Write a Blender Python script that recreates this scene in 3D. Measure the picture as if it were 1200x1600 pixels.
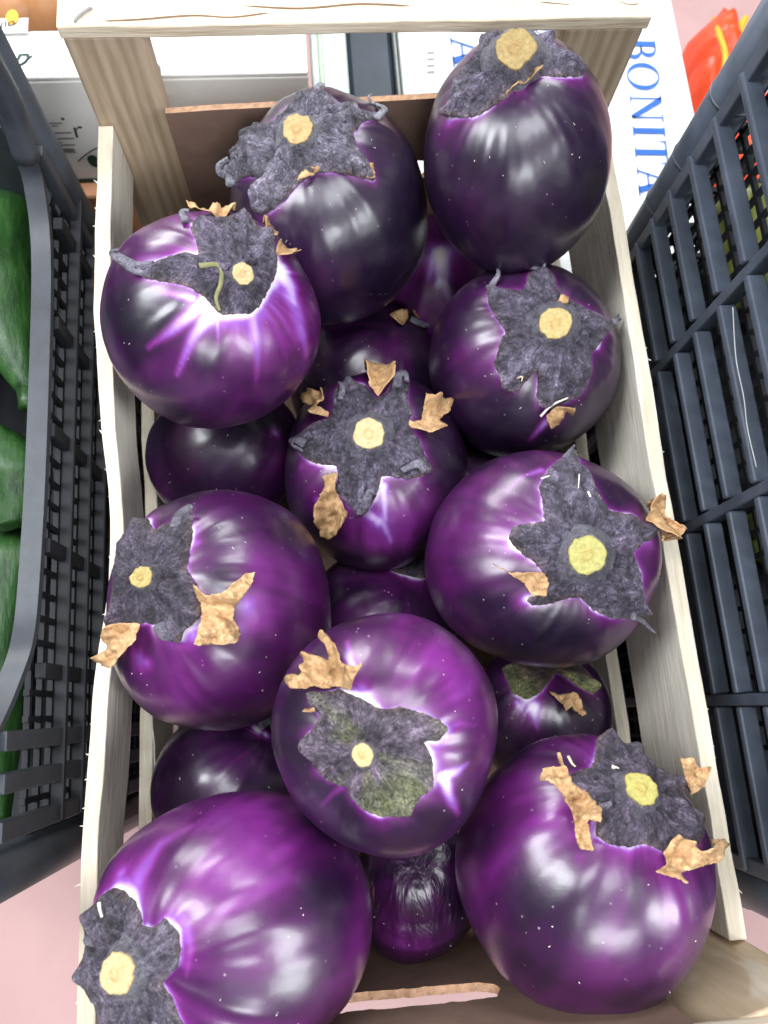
import bpy, bmesh, math, random
import numpy as np
from mathutils import Vector, Matrix
from mathutils.geometry import delaunay_2d_cdt

for o in list(bpy.data.objects):
    bpy.data.objects.remove(o)
SC = bpy.context.scene
COL = SC.collection
random.seed(7)
RNG = np.random.default_rng(11)

# ------------------------------------------------------------------ camera
F = 1190.0                                   # focal length in pixels of a 1200 x 1600 frame
RIM = 0.165                                  # height of the crate's side walls
CAM = np.array([-0.027, -0.105, RIM + 0.378])


def unit(v):
    v = np.array(v, float)
    return v / np.linalg.norm(v)


_dn = unit((-60, 308, F))
_fy = np.array((-345, -4670, F), float)
_fy = unit(_fy - _dn * _fy.dot(_dn))
_rz = -_dn
_rx = np.cross(_fy, _rz)
M = np.array([_rx, _fy, _rz])                # camera axes (right, down, forward) to world
EX = M @ np.array([1.0, 0, 0])               # world direction of image right
EY = M @ np.array([0, -1.0, 0])              # world direction of image up
EZ = M @ np.array([0, 0, 1.0])               # viewing direction

cam_data = bpy.data.cameras.new('camera')
cam = bpy.data.objects.new('camera', cam_data)
COL.objects.link(cam)
cam_data.sensor_fit = 'VERTICAL'
cam_data.sensor_height = 24.0
cam_data.sensor_width = 18.0
cam_data.lens = F / 1600.0 * 24.0
cam_data.clip_start = 0.01
cam_data.clip_end = 60.0
cam_data.dof.use_dof = True
cam_data.dof.focus_distance = 0.35
cam_data.dof.aperture_fstop = 9.0
mw = Matrix.Identity(4)
for i in range(3):
    mw[i][0] = EX[i]
    mw[i][1] = EY[i]
    mw[i][2] = -EZ[i]
    mw[i][3] = CAM[i]
cam.matrix_world = mw
SC.camera = cam

# ------------------------------------------------------------------ light
world = bpy.data.worlds.new('World')
SC.world = world
world.use_nodes = True
bg = world.node_tree.nodes['Background']
bg.inputs[0].default_value = (0.95, 0.97, 1.0, 1)
bg.inputs[1].default_value = 0.11


def area(name, loc, target, sx, sy, power, color, rz=0.0):
    d = bpy.data.lights.new(name, 'AREA')
    d.shape = 'RECTANGLE'
    d.size = sx
    d.size_y = sy
    d.energy = power
    d.color = color
    o = bpy.data.objects.new(name, d)
    COL.objects.link(o)
    o.location = loc
    q = (Vector(target) - Vector(loc)).to_track_quat('-Z', 'Y')
    o.rotation_euler = (q.to_matrix().to_4x4() @ Matrix.Rotation(rz, 4, 'Z')).to_euler()
    return o


COOL = (0.93, 0.97, 1.0)
area('ceiling_panel_light', (0.20, 0.10, 2.5), (0.2, 0.1, 0), 1.4, 0.9, 40, COOL)
area('ceiling_panel_light', (-1.80, 0.50, 2.2), (-0.6, 0.3, 0), 0.8, 1.6, 84, COOL)
area('ceiling_panel_light', (0.80, 2.80, 2.5), (0.8, 2.8, 0), 1.6, 0.9, 80, COOL)
area('ceiling_panel_light', (0.35, -2.40, 2.5), (0.35, -2.4, 0), 1.3, 1.2, 84, COOL)
area('ceiling_panel_light', (2.60, -1.60, 2.2), (0.9, -0.6, 0), 0.9, 1.8, 92, COOL)
area('window_light', (-2.0, 4.8, 1.6), (0, 0.4, 0.2), 2.4, 1.4, 170, (0.97, 0.99, 1.0))

vs = SC.view_settings
vs.view_transform = 'Standard'
vs.look = 'None'
vs.exposure = 0.08
vs.gamma = 1.0
SC.cycles.max_bounces = 8
SC.cycles.use_denoising = True


# ------------------------------------------------------------------ geometry helpers
def rays(uv):
    uv = np.atleast_2d(np.array(uv, float))
    c = np.stack([uv[:, 0] - 600, uv[:, 1] - 800, np.full(len(uv), F)], 1)
    d = c @ M.T
    return d / np.linalg.norm(d, axis=1)[:, None]


def at_z(u, v, z):
    d = rays((u, v))[0]
    return CAM + d * ((z - CAM[2]) / d[2])


def at_y(u, v, y):
    d = rays((u, v))[0]
    return CAM + d * ((y - CAM[1]) / d[1])


def at_x(u, v, x):
    d = rays((u, v))[0]
    return CAM + d * ((x - CAM[0]) / d[0])


def Zm(ox, oy, s, pts):
    return [(ox + x / s, oy + y / s) for x, y in pts]


def _hash(ix, iy, iz, seed):
    h = (ix.astype(np.int64) * 374761393 + iy.astype(np.int64) * 668265263 + iz.astype(np.int64) * 2147483647 + seed * 974634777) & 0xFFFFFFFF
    h = ((h ^ (h >> 13)) * 1274126177) & 0xFFFFFFFF
    h = (h ^ (h >> 16)) & 0xFFFFFF
    return h / float(0xFFFFFF)


def vnoise(p, seed=0):
    p = np.atleast_2d(p)
    i = np.floor(p).astype(np.int64)
    f = p - i
    f = f * f * (3 - 2 * f)
    out = 0
    for a in (0, 1):
        for b in (0, 1):
            for c in (0, 1):
                w = (f[:, 0] if a else 1 - f[:, 0]) * (f[:, 1] if b else 1 - f[:, 1]) * (f[:, 2] if c else 1 - f[:, 2])
                out = out + w * _hash(i[:, 0] + a, i[:, 1] + b, i[:, 2] + c, seed)
    return out * 2 - 1


def fnoise(p, seed=0, octv=3):
    s = 0
    a = 1.0
    for k in range(octv):
        s = s + a * vnoise(p * (2 ** k) + 17.3 * k, seed + k)
        a *= 0.5
    return s


def seg_dist(P, poly):
    """signed distance to a closed 2D polygon (positive outside)"""
    P = np.asarray(P)
    A = np.array(poly)
    B = np.roll(A, -1, axis=0)
    best = np.full(len(P), 1e9)
    ins = np.zeros(len(P), bool)
    for a, b in zip(A, B):
        ab = b - a
        t = np.clip(((P - a) @ ab) / max(ab @ ab, 1e-12), 0, 1)
        d = np.linalg.norm(P - (a + t[:, None] * ab), axis=1)
        best = np.minimum(best, d)
        cond = (a[1] > P[:, 1]) != (b[1] > P[:, 1])
        xint = a[0] + (P[:, 1] - a[1]) * (b[0] - a[0]) / (b[1] - a[1] if abs(b[1] - a[1]) > 1e-12 else 1e-12)
        ins ^= cond & (P[:, 0] < xint)
    return np.where(ins, -best, best)


def densify(poly, step):
    out = []
    n = len(poly)
    for k in range(n):
        a = np.array(poly[k])
        b = np.array(poly[(k + 1) % n])
        m = max(1, int(np.linalg.norm(b - a) / step))
        for j in range(m):
            out.append(a + (b - a) * j / m)
    return np.array(out)


def smooth_poly(poly, it=1):
    p = np.array(poly, float)
    for _ in range(it):
        q = np.roll(p, -1, axis=0)
        p = np.stack([p * .75 + q * .25, p * .25 + q * .75], 1).reshape(-1, 2)
    return p


def sharp_poly(poly):
    p = np.array(poly, float)
    q = np.roll(p, -1, axis=0)
    return np.stack([p * .90 + q * .10, p * .10 + q * .90], 1).reshape(-1, 2)


def fill(poly, step, jitter=0.25):
    """points and triangles filling a 2D polygon; the first len(poly) points are the outline"""
    poly = np.asarray(poly)
    lo, hi = poly.min(0), poly.max(0)
    g = []
    y = lo[1]
    r = 0
    while y < hi[1]:
        x = lo[0] + (step * .5 if r % 2 else 0)
        while x < hi[0]:
            g.append((x, y))
            x += step
        y += step * .866
        r += 1
    g = np.array(g) if g else np.zeros((0, 2))
    if len(g):
        g = g + RNG.uniform(-jitter, jitter, g.shape) * step
        g = g[seg_dist(g, poly) < -step * .55]
    pts = np.vstack([poly, g]) if len(g) else poly
    n = len(poly)
    S = 1.0 / max(step, 1e-9)
    res = delaunay_2d_cdt([Vector((p[0] * S, p[1] * S)) for p in pts], [], [list(range(n))], 1, 1e-5)
    v = np.array([(q.x, q.y) for q in res[0]]) / S
    f = [list(t) for t in res[2]]
    orig = res[3]
    onb = np.array([any(k < n for k in o) if len(o) else True for o in orig])
    return v, f, onb


def link(o, parent=None):
    COL.objects.link(o)
    if parent is not None:
        o.parent = parent
    return o


def world_loc(o):
    l = Vector((0, 0, 0))
    while o is not None:
        l += o.location
        o = o.parent
    return np.array(l)


def mesh(name, verts, faces, mat, parent=None, smooth=False, colors=None, mats=None, midx=None, polar=None):
    verts = np.asarray(verts, float)
    if parent is not None:
        verts = verts - world_loc(parent)
    me = bpy.data.meshes.new(name)
    me.from_pydata(verts.tolist(), [], [list(map(int, f)) for f in faces])
    for m in (mats or [mat]):
        me.materials.append(m)
    if midx is not None:
        me.polygons.foreach_set('material_index', midx)
    if smooth:
        me.polygons.foreach_set('use_smooth', [True] * len(me.polygons))
    if colors is not None:
        a = me.color_attributes.new('pigment', 'FLOAT_COLOR', 'POINT')
        c = np.ones((len(verts), 4))
        c[:, :3] = colors
        a.data.foreach_set('color', c.ravel())
    if polar is not None:
        a = me.attributes.new('polar', 'FLOAT_VECTOR', 'POINT')
        a.data.foreach_set('vector', np.asarray(polar, float).ravel())
    me.update()
    return link(bpy.data.objects.new(name, me), parent)


def thing(name, loc, label, cat, group=None):
    o = bpy.data.objects.new(name, None)
    o.empty_display_size = 0.02
    o.location = [float(x) for x in loc]
    link(o)
    tag(o, label, cat, group)
    return o


def tag(o, label, cat, group=None):
    o['label'] = label
    o['category'] = cat
    if group:
        o['group'] = group
    return o


class MB:
    def __init__(self):
        self.v = []
        self.f = []

    def add(self, v, f):
        n = len(self.v)
        self.v += [tuple(map(float, p)) for p in v]
        self.f += [[n + k for k in q] for q in f]

    def box(self, x0, x1, y0, y1, z0, z1):
        self.add([(x0, y0, z0), (x1, y0, z0), (x1, y1, z0), (x0, y1, z0), (x0, y0, z1), (x1, y0, z1), (x1, y1, z1), (x0, y1, z1)],
                 [(0, 3, 2, 1), (4, 5, 6, 7), (0, 1, 5, 4), (1, 2, 6, 5), (2, 3, 7, 6), (3, 0, 4, 7)])

    def tube(self, path, rad, seg=8, flat=1.0, cap=True):
        path = np.array(path, float)
        n = len(path)
        rad = np.atleast_1d(np.array(rad, float))
        rad = np.interp(np.linspace(0, 1, n), np.linspace(0, 1, len(rad)), rad) if len(rad) > 1 else np.full(n, rad[0])
        T = np.gradient(path, axis=0)
        T /= np.linalg.norm(T, axis=1)[:, None] + 1e-12
        up = np.array([0, 0, 1.0]) if abs(T[0][2]) < .9 else np.array([1.0, 0, 0])
        v = []
        U = None
        for k in range(n):
            U = np.cross(T[k], up) if U is None else U - T[k] * (U @ T[k])
            U = U / (np.linalg.norm(U) + 1e-12)
            W = np.cross(T[k], U)
            for j in range(seg):
                a = 2 * math.pi * j / seg
                v.append(path[k] + rad[k] * (math.cos(a) * U + flat * math.sin(a) * W))
        f = []
        for k in range(n - 1):
            for j in range(seg):
                b = (j + 1) % seg
                f.append((k * seg + j, k * seg + b, (k + 1) * seg + b, (k + 1) * seg + j))
        if cap:
            f.append(tuple(range(seg))[::-1])
            f.append(tuple(range((n - 1) * seg, n * seg)))
        self.add(v, f)

    def build(self, name, mat, parent=None, smooth=False, bevel=0.0):
        o = mesh(name, self.v, self.f, mat, parent, smooth)
        if bevel:
            b = o.modifiers.new('bevel', 'BEVEL')
            b.width = bevel
            b.segments = 2
            b.limit_method = 'ANGLE'
        return o


def catmull(pts, n=6):
    p = np.array(pts, float)
    p = np.vstack([2 * p[0] - p[1], p, 2 * p[-1] - p[-2]])
    out = []
    for k in range(1, len(p) - 2):
        for j in range(n):
            t = j / n
            a, b, c, d = p[k - 1], p[k], p[k + 1], p[k + 2]
            out.append(.5 * (2 * b + (c - a) * t + (2 * a - 5 * b + 4 * c - d) * t * t + (3 * b - a - 3 * c + d) * t ** 3))
    out.append(p[-2])
    return np.array(out)


# ------------------------------------------------------------------ materials
def new_mat(name):
    m = bpy.data.materials.new(name)
    m.use_nodes = True
    nt = m.node_tree
    b = nt.nodes['Principled BSDF']
    return m, nt, b


def N(nt, t, **kw):
    n = nt.nodes.new(t)
    for k, v in kw.items():
        if k in n.inputs:
            n.inputs[k].default_value = v
        else:
            setattr(n, k, v)
    return n


def ramp(nt, fac, stops):
    r = nt.nodes.new('ShaderNodeValToRGB')
    el = r.color_ramp.elements
    while len(el) < len(stops):
        el.new(0.5)
    for e, (p, c) in zip(el, stops):
        e.position = p
        e.color = (*c, 1) if len(c) == 3 else c
    nt.links.new(fac, r.inputs[0])
    return r.outputs[0]


def mixc(nt, fac, a, b, mode='MIX'):
    n = nt.nodes.new('ShaderNodeMix')
    n.data_type = 'RGBA'
    n.blend_type = mode
    for inp, val in ((n.inputs[0], fac), (n.inputs[6], a), (n.inputs[7], b)):
        if hasattr(val, 'is_linked') or isinstance(val, bpy.types.NodeSocket):
            nt.links.new(val, inp)
        elif isinstance(val, (int, float)):
            inp.default_value = val
        else:
            inp.default_value = (*val, 1)
    return n.outputs[2]


def math_(nt, op, a, b=None):
    n = nt.nodes.new('ShaderNodeMath')
    n.operation = op
    for i, val in enumerate((a, b)):
        if val is None:
            continue
        if isinstance(val, (int, float)):
            n.inputs[i].default_value = val
        else:
            nt.links.new(val, n.inputs[i])
    return n.outputs[0]


def obj_coords(nt, scale=(1, 1, 1), rot=(0, 0, 0)):
    tc = nt.nodes.new('ShaderNodeTexCoord')
    mp = nt.nodes.new('ShaderNodeMapping')
    mp.inputs['Scale'].default_value = scale
    mp.inputs['Rotation'].default_value = rot
    nt.links.new(tc.outputs['Object'], mp.inputs[0])
    return mp.outputs[0]


def noise(nt, vec, scale, detail=3, rough=.55, dist=0.0):
    n = N(nt, 'ShaderNodeTexNoise')
    n.inputs['Scale'].default_value = scale
    n.inputs['Detail'].default_value = detail
    n.inputs['Roughness'].default_value = rough
    n.inputs['Distortion'].default_value = dist
    if vec is not None:
        nt.links.new(vec, n.inputs['Vector'])
    return n.outputs['Fac']


def bump(nt, bsdf, h, strength, dist, prev=None):
    n = nt.nodes.new('ShaderNodeBump')
    n.inputs['Strength'].default_value = strength
    n.inputs['Distance'].default_value = dist
    nt.links.new(h, n.inputs['Height'])
    if prev is not None:
        nt.links.new(prev, n.inputs['Normal'])
    nt.links.new(n.outputs[0], bsdf.inputs['Normal'])
    return n.outputs[0]


def skin_material(name, wrinkle=0.0):
    m, nt, b = new_mat(name)
    at = N(nt, 'ShaderNodeAttribute', attribute_name='pigment')
    oc = obj_coords(nt)
    n1 = noise(nt, oc, 55, 4)
    col = mixc(nt, 1.0, at.outputs['Color'], ramp(nt, n1, [(.3, (.72, .72, .75)), (.7, (1.15, 1.12, 1.1))]), 'MULTIPLY')
    # pale lenticels and dust specks
    vo = N(nt, 'ShaderNodeTexVoronoi')
    vo.inputs['Scale'].default_value = 230
    vo.inputs['Randomness'].default_value = 1.0
    nt.links.new(oc, vo.inputs['Vector'])
    sp = ramp(nt, vo.outputs['Distance'], [(.05, (1, 1, 1)), (.13, (0, 0, 0))])
    msk = ramp(nt, noise(nt, oc, 42, 2), [(.40, (0, 0, 0)), (.62, (1, 1, 1))])
    sel = math_(nt, 'GREATER_THAN', N_sep(nt, vo.outputs['Color']), 0.62)
    spk = math_(nt, 'MULTIPLY', math_(nt, 'MULTIPLY', sp, msk), sel)
    col = mixc(nt, math_(nt, 'MULTIPLY', spk, .7), col, (.46, .40, .42))
    # faint waxy bloom
    bl = ramp(nt, noise(nt, oc, 26, 3, .6), [(.5, (0, 0, 0)), (.8, (1, 1, 1))])
    col = mixc(nt, math_(nt, 'MULTIPLY', bl, .05), col, (.35, .30, .38))
    nt.links.new(col, b.inputs['Base Color'])
    rr = N(nt, 'ShaderNodeMapRange')
    rr.inputs[3].default_value = .26
    rr.inputs[4].default_value = .40
    nt.links.new(noise(nt, oc, 38, 4, .65), rr.inputs[0])
    nt.links.new(rr.outputs[0], b.inputs['Roughness'])
    b.inputs['Specular IOR Level'].default_value = .85
    b.inputs['Coat Weight'].default_value = .12
    b.inputs['Coat Roughness'].default_value = .14
    p = bump(nt, b, noise(nt, oc, 70, 2), .07, .004)
    p = bump(nt, b, noise(nt, oc, 1400, 2), .05, .0006, p)
    if wrinkle:
        w = noise(nt, obj_coords(nt, (1, .4, 1), (.3, .0, .2)), 110, 3, .55, .6)
        p = bump(nt, b, w, wrinkle, .006, p)
        b.inputs['Roughness'].default_value = .25
    return m


def N_sep(nt, c):
    s = nt.nodes.new('ShaderNodeSeparateColor')
    nt.links.new(c, s.inputs[0])
    return s.outputs[0]


SKIN = skin_material('eggplant_skin')
SKIN_WRINKLED = skin_material('eggplant_skin_wrinkled', .32)


def calyx_material():
    m, nt, b = new_mat('calyx_skin')
    at = N(nt, 'ShaderNodeAttribute', attribute_name='pigment')
    oc = obj_coords(nt)
    n1 = noise(nt, oc, 150, 6, .7, .4)
    col = mixc(nt, 1.0, at.outputs['Color'], ramp(nt, n1, [(.30, (.50, .48, .54)), (.5, (1.2, 1.2, 1.25)), (.72, (2.2, 2.15, 2.12))]), 'MULTIPLY')
    n3 = noise(nt, oc, 420, 4, .7, 1.4)
    col = mixc(nt, 1.0, col, ramp(nt, n3, [(.36, (.50, .48, .53)), (.5, (1.0, .99, 1.02)), (.66, (1.5, 1.47, 1.45))]), 'MULTIPLY')  # dark crevices painted into the colour as shade
    n2 = noise(nt, oc, 1100, 3, .7)
    col = mixc(nt, 1.0, col, ramp(nt, n2, [(.3, (.7, .7, .72)), (.72, (1.35, 1.33, 1.3))]), 'MULTIPLY')
    vo = N(nt, 'ShaderNodeTexVoronoi')
    vo.inputs['Scale'].default_value = 330
    nt.links.new(oc, vo.inputs['Vector'])
    sp = ramp(nt, vo.outputs['Distance'], [(.06, (1, 1, 1)), (.16, (0, 0, 0))])
    sel = math_(nt, 'GREATER_THAN', N_sep(nt, vo.outputs['Color']), 0.86)
    col = mixc(nt, math_(nt, 'MULTIPLY', math_(nt, 'MULTIPLY', sp, sel), .6), col, (.5, .46, .42))
    nt.links.new(col, b.inputs['Base Color'])
    b.inputs['Roughness'].default_value = .48
    b.inputs['Specular IOR Level'].default_value = .5
    b.inputs['Sheen Weight'].default_value = .10
    b.inputs['Sheen Roughness'].default_value = .5
    pa = N(nt, 'ShaderNodeAttribute', attribute_name='polar')
    wr = noise(nt, pa.outputs['Vector'], 1.5, 4, .6, .8)
    rg = math_(nt, 'ABSOLUTE', math_(nt, 'SUBTRACT', wr, .5))
    rgc = ramp(nt, rg, [(.0, (.30, .28, .33)), (.045, (.95, .95, .97)), (.20, (1.30, 1.28, 1.26))])  # shade of the radial creases put into the colour, ridges lighter
    col = mixc(nt, .8, col, rgc, 'MULTIPLY')
    nt.links.new(col, b.inputs['Base Color'])
    p = bump(nt, b, rg, 1.0, .010)
    p = bump(nt, b, noise(nt, oc, 260, 6, .7, .8), .8, .0040, p)
    bump(nt, b, noise(nt, oc, 1500, 3), .4, .0006, p)
    return m


CALYX = calyx_material()


def tan_material():
    m, nt, b = new_mat('dried_sepal')
    oc = obj_coords(nt)
    c = ramp(nt, noise(nt, oc, 190, 5, .65, .5), [(.25, (.17, .085, .038)), (.42, (.38, .22, .105)), (.62, (.50, .32, .165)), (.8, (.60, .43, .26))])
    oi = N(nt, 'ShaderNodeObjectInfo')
    c = mixc(nt, 1.0, c, ramp(nt, oi.outputs['Random'], [(0, (.82, .80, .76)), (.5, (1.08, 1.08, 1.06)), (1, (1.28, 1.30, 1.32))]), 'MULTIPLY')
    ve = noise(nt, obj_coords(nt, (1, 1, 1), (.4, .2, .7)), 130, 2, .5, 1.5)
    vl = ramp(nt, math_(nt, 'ABSOLUTE', math_(nt, 'SUBTRACT', ve, .5)), [(0, (.55, .48, .40)), (.03, (1, 1, 1))])
    c = mixc(nt, .8, c, vl, 'MULTIPLY')
    nt.links.new(c, b.inputs['Base Color'])
    b.inputs['Roughness'].default_value = .7
    bump(nt, b, noise(nt, oc, 300, 4, .6, .7), .35, .0016)
    return m


TAN = tan_material()


def simple(name, col, rough=.6, var=.25, scale=60, bumps=.15, bdist=.001, spec=.4, metallic=0):
    m, nt, b = new_mat(name)
    oc = obj_coords(nt)
    lo = tuple(c * (1 - var) for c in col)
    hi = tuple(min(1, c * (1 + var)) for c in col)
    nt.links.new(ramp(nt, noise(nt, oc, scale, 5, .6), [(.3, lo), (.7, hi)]), b.inputs['Base Color'])
    b.inputs['Roughness'].default_value = rough
    b.inputs['Specular IOR Level'].default_value = spec
    if bumps:
        bump(nt, b, noise(nt, oc, scale * 6, 4), bumps, bdist)
    return m


def cut_material():
    m, nt, b = new_mat('cut_stem')
    at = N(nt, 'ShaderNodeAttribute', attribute_name='pigment')
    oc = obj_coords(nt)
    col = mixc(nt, 1.0, at.outputs['Color'], ramp(nt, noise(nt, oc, 500, 5, .7), [(.3, (.72, .68, .6)), (.7, (1.12, 1.1, 1.05))]), 'MULTIPLY')
    nt.links.new(col, b.inputs['Base Color'])
    b.inputs['Roughness'].default_value = .75
    bump(nt, b, noise(nt, oc, 900, 4), .5, .0008)
    return m


CUT = cut_material()


def wood_material(name, cols, axis, grain=1.0, rough=.75, streak=(26, 26, 3.0)):
    """axis: index of the direction the grain runs along"""
    m, nt, b = new_mat(name)
    sc = [streak[0] * grain] * 3
    sc[axis] = streak[2]
    oc = obj_coords(nt, tuple(sc))
    g1 = noise(nt, oc, 6, 6, .62, .35)
    sc2 = [190 * grain] * 3
    sc2[axis] = 9
    g2 = noise(nt, obj_coords(nt, tuple(sc2)), 4, 4, .6, .2)
    base = ramp(nt, g1, [(.25, cols[0]), (.5, cols[1]), (.75, cols[2])])
    base = mixc(nt, 1.0, base, ramp(nt, g2, [(.3, (.88, .87, .85)), (.6, (1.03, 1.03, 1.03))]), 'MULTIPLY')
    dirt = ramp(nt, noise(nt, obj_coords(nt), 22, 4, .65), [(.55, (0, 0, 0)), (.85, (1, 1, 1))])
    base = mixc(nt, math_(nt, 'MULTIPLY', dirt, .22), base, tuple(c * .62 for c in cols[0]))
    nt.links.new(base, b.inputs['Base Color'])
    b.inputs['Roughness'].default_value = rough
    b.inputs['Specular IOR Level'].default_value = .3
    p = bump(nt, b, g2, .5, .0012)
    bump(nt, b, g1, .35, .002, p)
    return m


WOOD_SIDE = wood_material('poplar_plank', [(.62, .56, .46), (.72, .67, .58), (.79, .75, .67)], 1)
WOOD_EDGE = wood_material('poplar_cut_edge', [(.60, .51, .38), (.70, .62, .49), (.77, .70, .58)], 1)
WOOD_RAIL = wood_material('pine_rail', [(.60, .46, .31), (.78, .66, .50), (.86, .77, .62)], 0, 1.0)


def post_material():
    m, nt, b = new_mat('pine_post')
    oc = obj_coords(nt, (1, 1, .03))
    w = N(nt, 'ShaderNodeTexWave', wave_type='BANDS', bands_direction='X')
    w.inputs['Scale'].default_value = 46
    w.inputs['Distortion'].default_value = 3.2
    w.inputs['Detail'].default_value = 3
    nt.links.new(oc, w.inputs['Vector'])
    c1 = ramp(nt, w.outputs['Fac'], [(.1, (.44, .325, .215)), (.5, (.50, .385, .27)), (.9, (.54, .43, .31))])
    c2 = ramp(nt, noise(nt, obj_coords(nt, (60, 60, 5)), 4, 5, .6), [(.3, (.75, .73, .7)), (.7, (1.1, 1.1, 1.1))])
    nt.links.new(mixc(nt, 1.0, c1, c2, 'MULTIPLY'), b.inputs['Base Color'])
    b.inputs['Roughness'].default_value = .7
    bump(nt, b, w.outputs['Fac'], .12, .0010)
    return m


WOOD_POST = post_material()


def swirl_post():
    m, nt, b = new_mat('pine_post_swirled')
    n0 = noise(nt, obj_coords(nt, (14, 14, 9)), 1.6, 2, .5, 1.6)
    w = math_(nt, 'SINE', math_(nt, 'MULTIPLY', n0, 7))
    c = ramp(nt, w, [(.0, (.60, .46, .31)), (.4, (.68, .56, .42)), (.9, (.72, .63, .51))])
    c2 = ramp(nt, noise(nt, obj_coords(nt, (90, 90, 10)), 3, 4), [(.3, (.85, .84, .82)), (.7, (1.08, 1.08, 1.08))])
    nt.links.new(mixc(nt, 1.0, c, c2, 'MULTIPLY'), b.inputs['Base Color'])
    b.inputs['Roughness'].default_value = .5
    return m


WOOD_SWIRL = swirl_post()
CARD = simple('brown_cardboard', (.235, .150, .115), .85, .16, 40, .2, .0006, .2)
CARD_EDGE = simple('cardboard_cut_edge', (.50, .30, .19), .9, .3, 300, .6, .001, .2)
PLASTIC = simple('black_plastic', (.060, .073, .100), .45, .25, 50, .12, .0005, .5)
PLASTIC_DARK = simple('dark_plastic', (.036, .041, .052), .42, .25, 50, .12, .0005, .5)
PLASTIC_SHADED = simple('black_plastic_shaded', (.010, .011, .015), .6, .25, 50, .1, .0005, .4)  # same plastic darkened: shade put into the colour of recessed parts
WHITE_CARD = simple('white_printed_cardboard', (.80, .81, .80), .6, .04, 30, .1, .0005, .3)
INK_BLUE = simple('blue_ink', (.025, .12, .46), .6, .1, 60, 0)
INK_GREEN = simple('dark_green_ink', (.012, .05, .035), .6, .1, 60, 0)
INK_GREY = simple('grey_ink', (.20, .21, .22), .6, .1, 60, 0)
INK_BLACK = simple('black_ink', (.03, .03, .03), .6, .1, 60, 0)
INK_PALEGREEN = simple('pale_green_ink', (.42, .72, .40), .6, .1, 60, 0)
FLOOR = simple('pink_floor_paint', (.44, .275, .27), .6, .06, 14, .1, .001, .3)
STEEL = simple('grey_steel', (.25, .25, .26), .4, .2, 200, 0, metallic=1)
PALE_GREEN = simple('pale_green_plastic', (.58, .70, .52), .3, .2, 30, .1)
DARK_BLUE = simple('dark_blue_plastic', (.022, .035, .055), .4, .4, 25, .1)
GREY_CARD = simple('grey_cardboard', (.46, .47, .46), .7, .1, 30, .1)
STRAW = simple('dry_straw', (.62, .52, .36), .7, .2, 200, 0)
FIBRE = simple('pale_fibre', (.72, .66, .58), .7, .15, 200, 0)
ORANGE = simple('orange_bag', (.86, .085, .022), .35, .15, 22, .3, .004)
YELLOW = simple('yellow_cord', (.85, .42, .03), .5, .1, 60, 0)
ONION = simple('brown_onion_skin', (.42, .19, .075), .4, .3, 26, .1)


def green_material(name, cols, rough=.3):
    m, nt, b = new_mat(name)
    oc = obj_coords(nt, (1, .25, 1))
    c = ramp(nt, noise(nt, oc, 120, 4, .6), [(.3, cols[0]), (.6, cols[1]), (.82, cols[2])])
    nt.links.new(c, b.inputs['Base Color'])
    vo = N(nt, 'ShaderNodeTexVoronoi')
    vo.inputs['Scale'].default_value = 420
    nt.links.new(obj_coords(nt), vo.inputs['Vector'])
    sp = ramp(nt, vo.outputs['Distance'], [(.10, (1, 1, 1)), (.3, (0, 0, 0))])
    c = mixc(nt, math_(nt, 'MULTIPLY', sp, .45), c, cols[2])
    nt.links.new(c, b.inputs['Base Color'])
    b.inputs['Roughness'].default_value = rough
    bump(nt, b, noise(nt, oc, 200, 4), .35, .003)
    return m


ZUC = green_material('zucchini_skin', [(.009, .034, .008), (.024, .085, .016), (.07, .15, .04)], .42)
PEPPER = green_material('pepper_skin', [(.10, .14, .02), (.20, .23, .05), (.32, .33, .10)])

# ------------------------------------------------------------------ setting
g = mesh('floor', [(-12, -12, -.45), (12, -12, -.45), (12, 12, -.45), (-12, 12, -.45)], [(0, 1, 2, 3)], FLOOR)
g['kind'] = 'structure'

# ------------------------------------------------------------------ wooden crate
crate = thing('wooden_crate', (0, 0, 0), 'pale wooden produce crate with slatted sides, filled with eggplants', 'crate')


def plank(name, side, z0, z1, y0, y1, bow=0.0, wob=.0006, seed=0, parent=crate, th=.008):
    n = 60
    ys = np.linspace(y0, y1, n)
    xo = side * .150 - side * bow * np.exp(-((ys + .015) / .075) ** 2)
    q = np.stack([ys * 25, ys * 0 + seed, ys * 0], 1)
    w1 = fnoise(q, seed) * wob
    w2 = fnoise(q + 31, seed) * wob
    zt = z1 + fnoise(q * 2.2 + 7, seed) * .0008
    zb = z0 + fnoise(q + 55, seed) * .0012
    rows = []
    for k in range(n):
        a, b_ = xo[k] + w1[k], xo[k] - side * th + w2[k]
        rows += [(a, ys[k], zb[k]), (b_, ys[k], zb[k]), (b_, ys[k], zt[k]), (a, ys[k], zt[k])]
    f, mi = [], []
    for k in range(n - 1):
        for j in range(4):
            j2 = (j + 1) % 4
            f.append((k * 4 + j, k * 4 + j2, k * 4 + 4 + j2, k * 4 + 4 + j))
            mi.append(1 if j in (0, 2) else 0)
    f += [(0, 3, 2, 1), ((n - 1) * 4, (n - 1) * 4 + 1, (n - 1) * 4 + 2, (n - 1) * 4 + 3)]
    mi += [1, 1]
    if side > 0:
        f = [t[::-1] for t in f]
    o = mesh(name, rows, f, None, parent, False, None, [WOOD_SIDE, WOOD_EDGE], mi)
    bv = o.modifiers.new('bevel', 'BEVEL')
    bv.width = .0006
    bv.segments = 2
    bv.limit_method = 'ANGLE'
    return o, (ys, xo + w1, zt)


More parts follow.
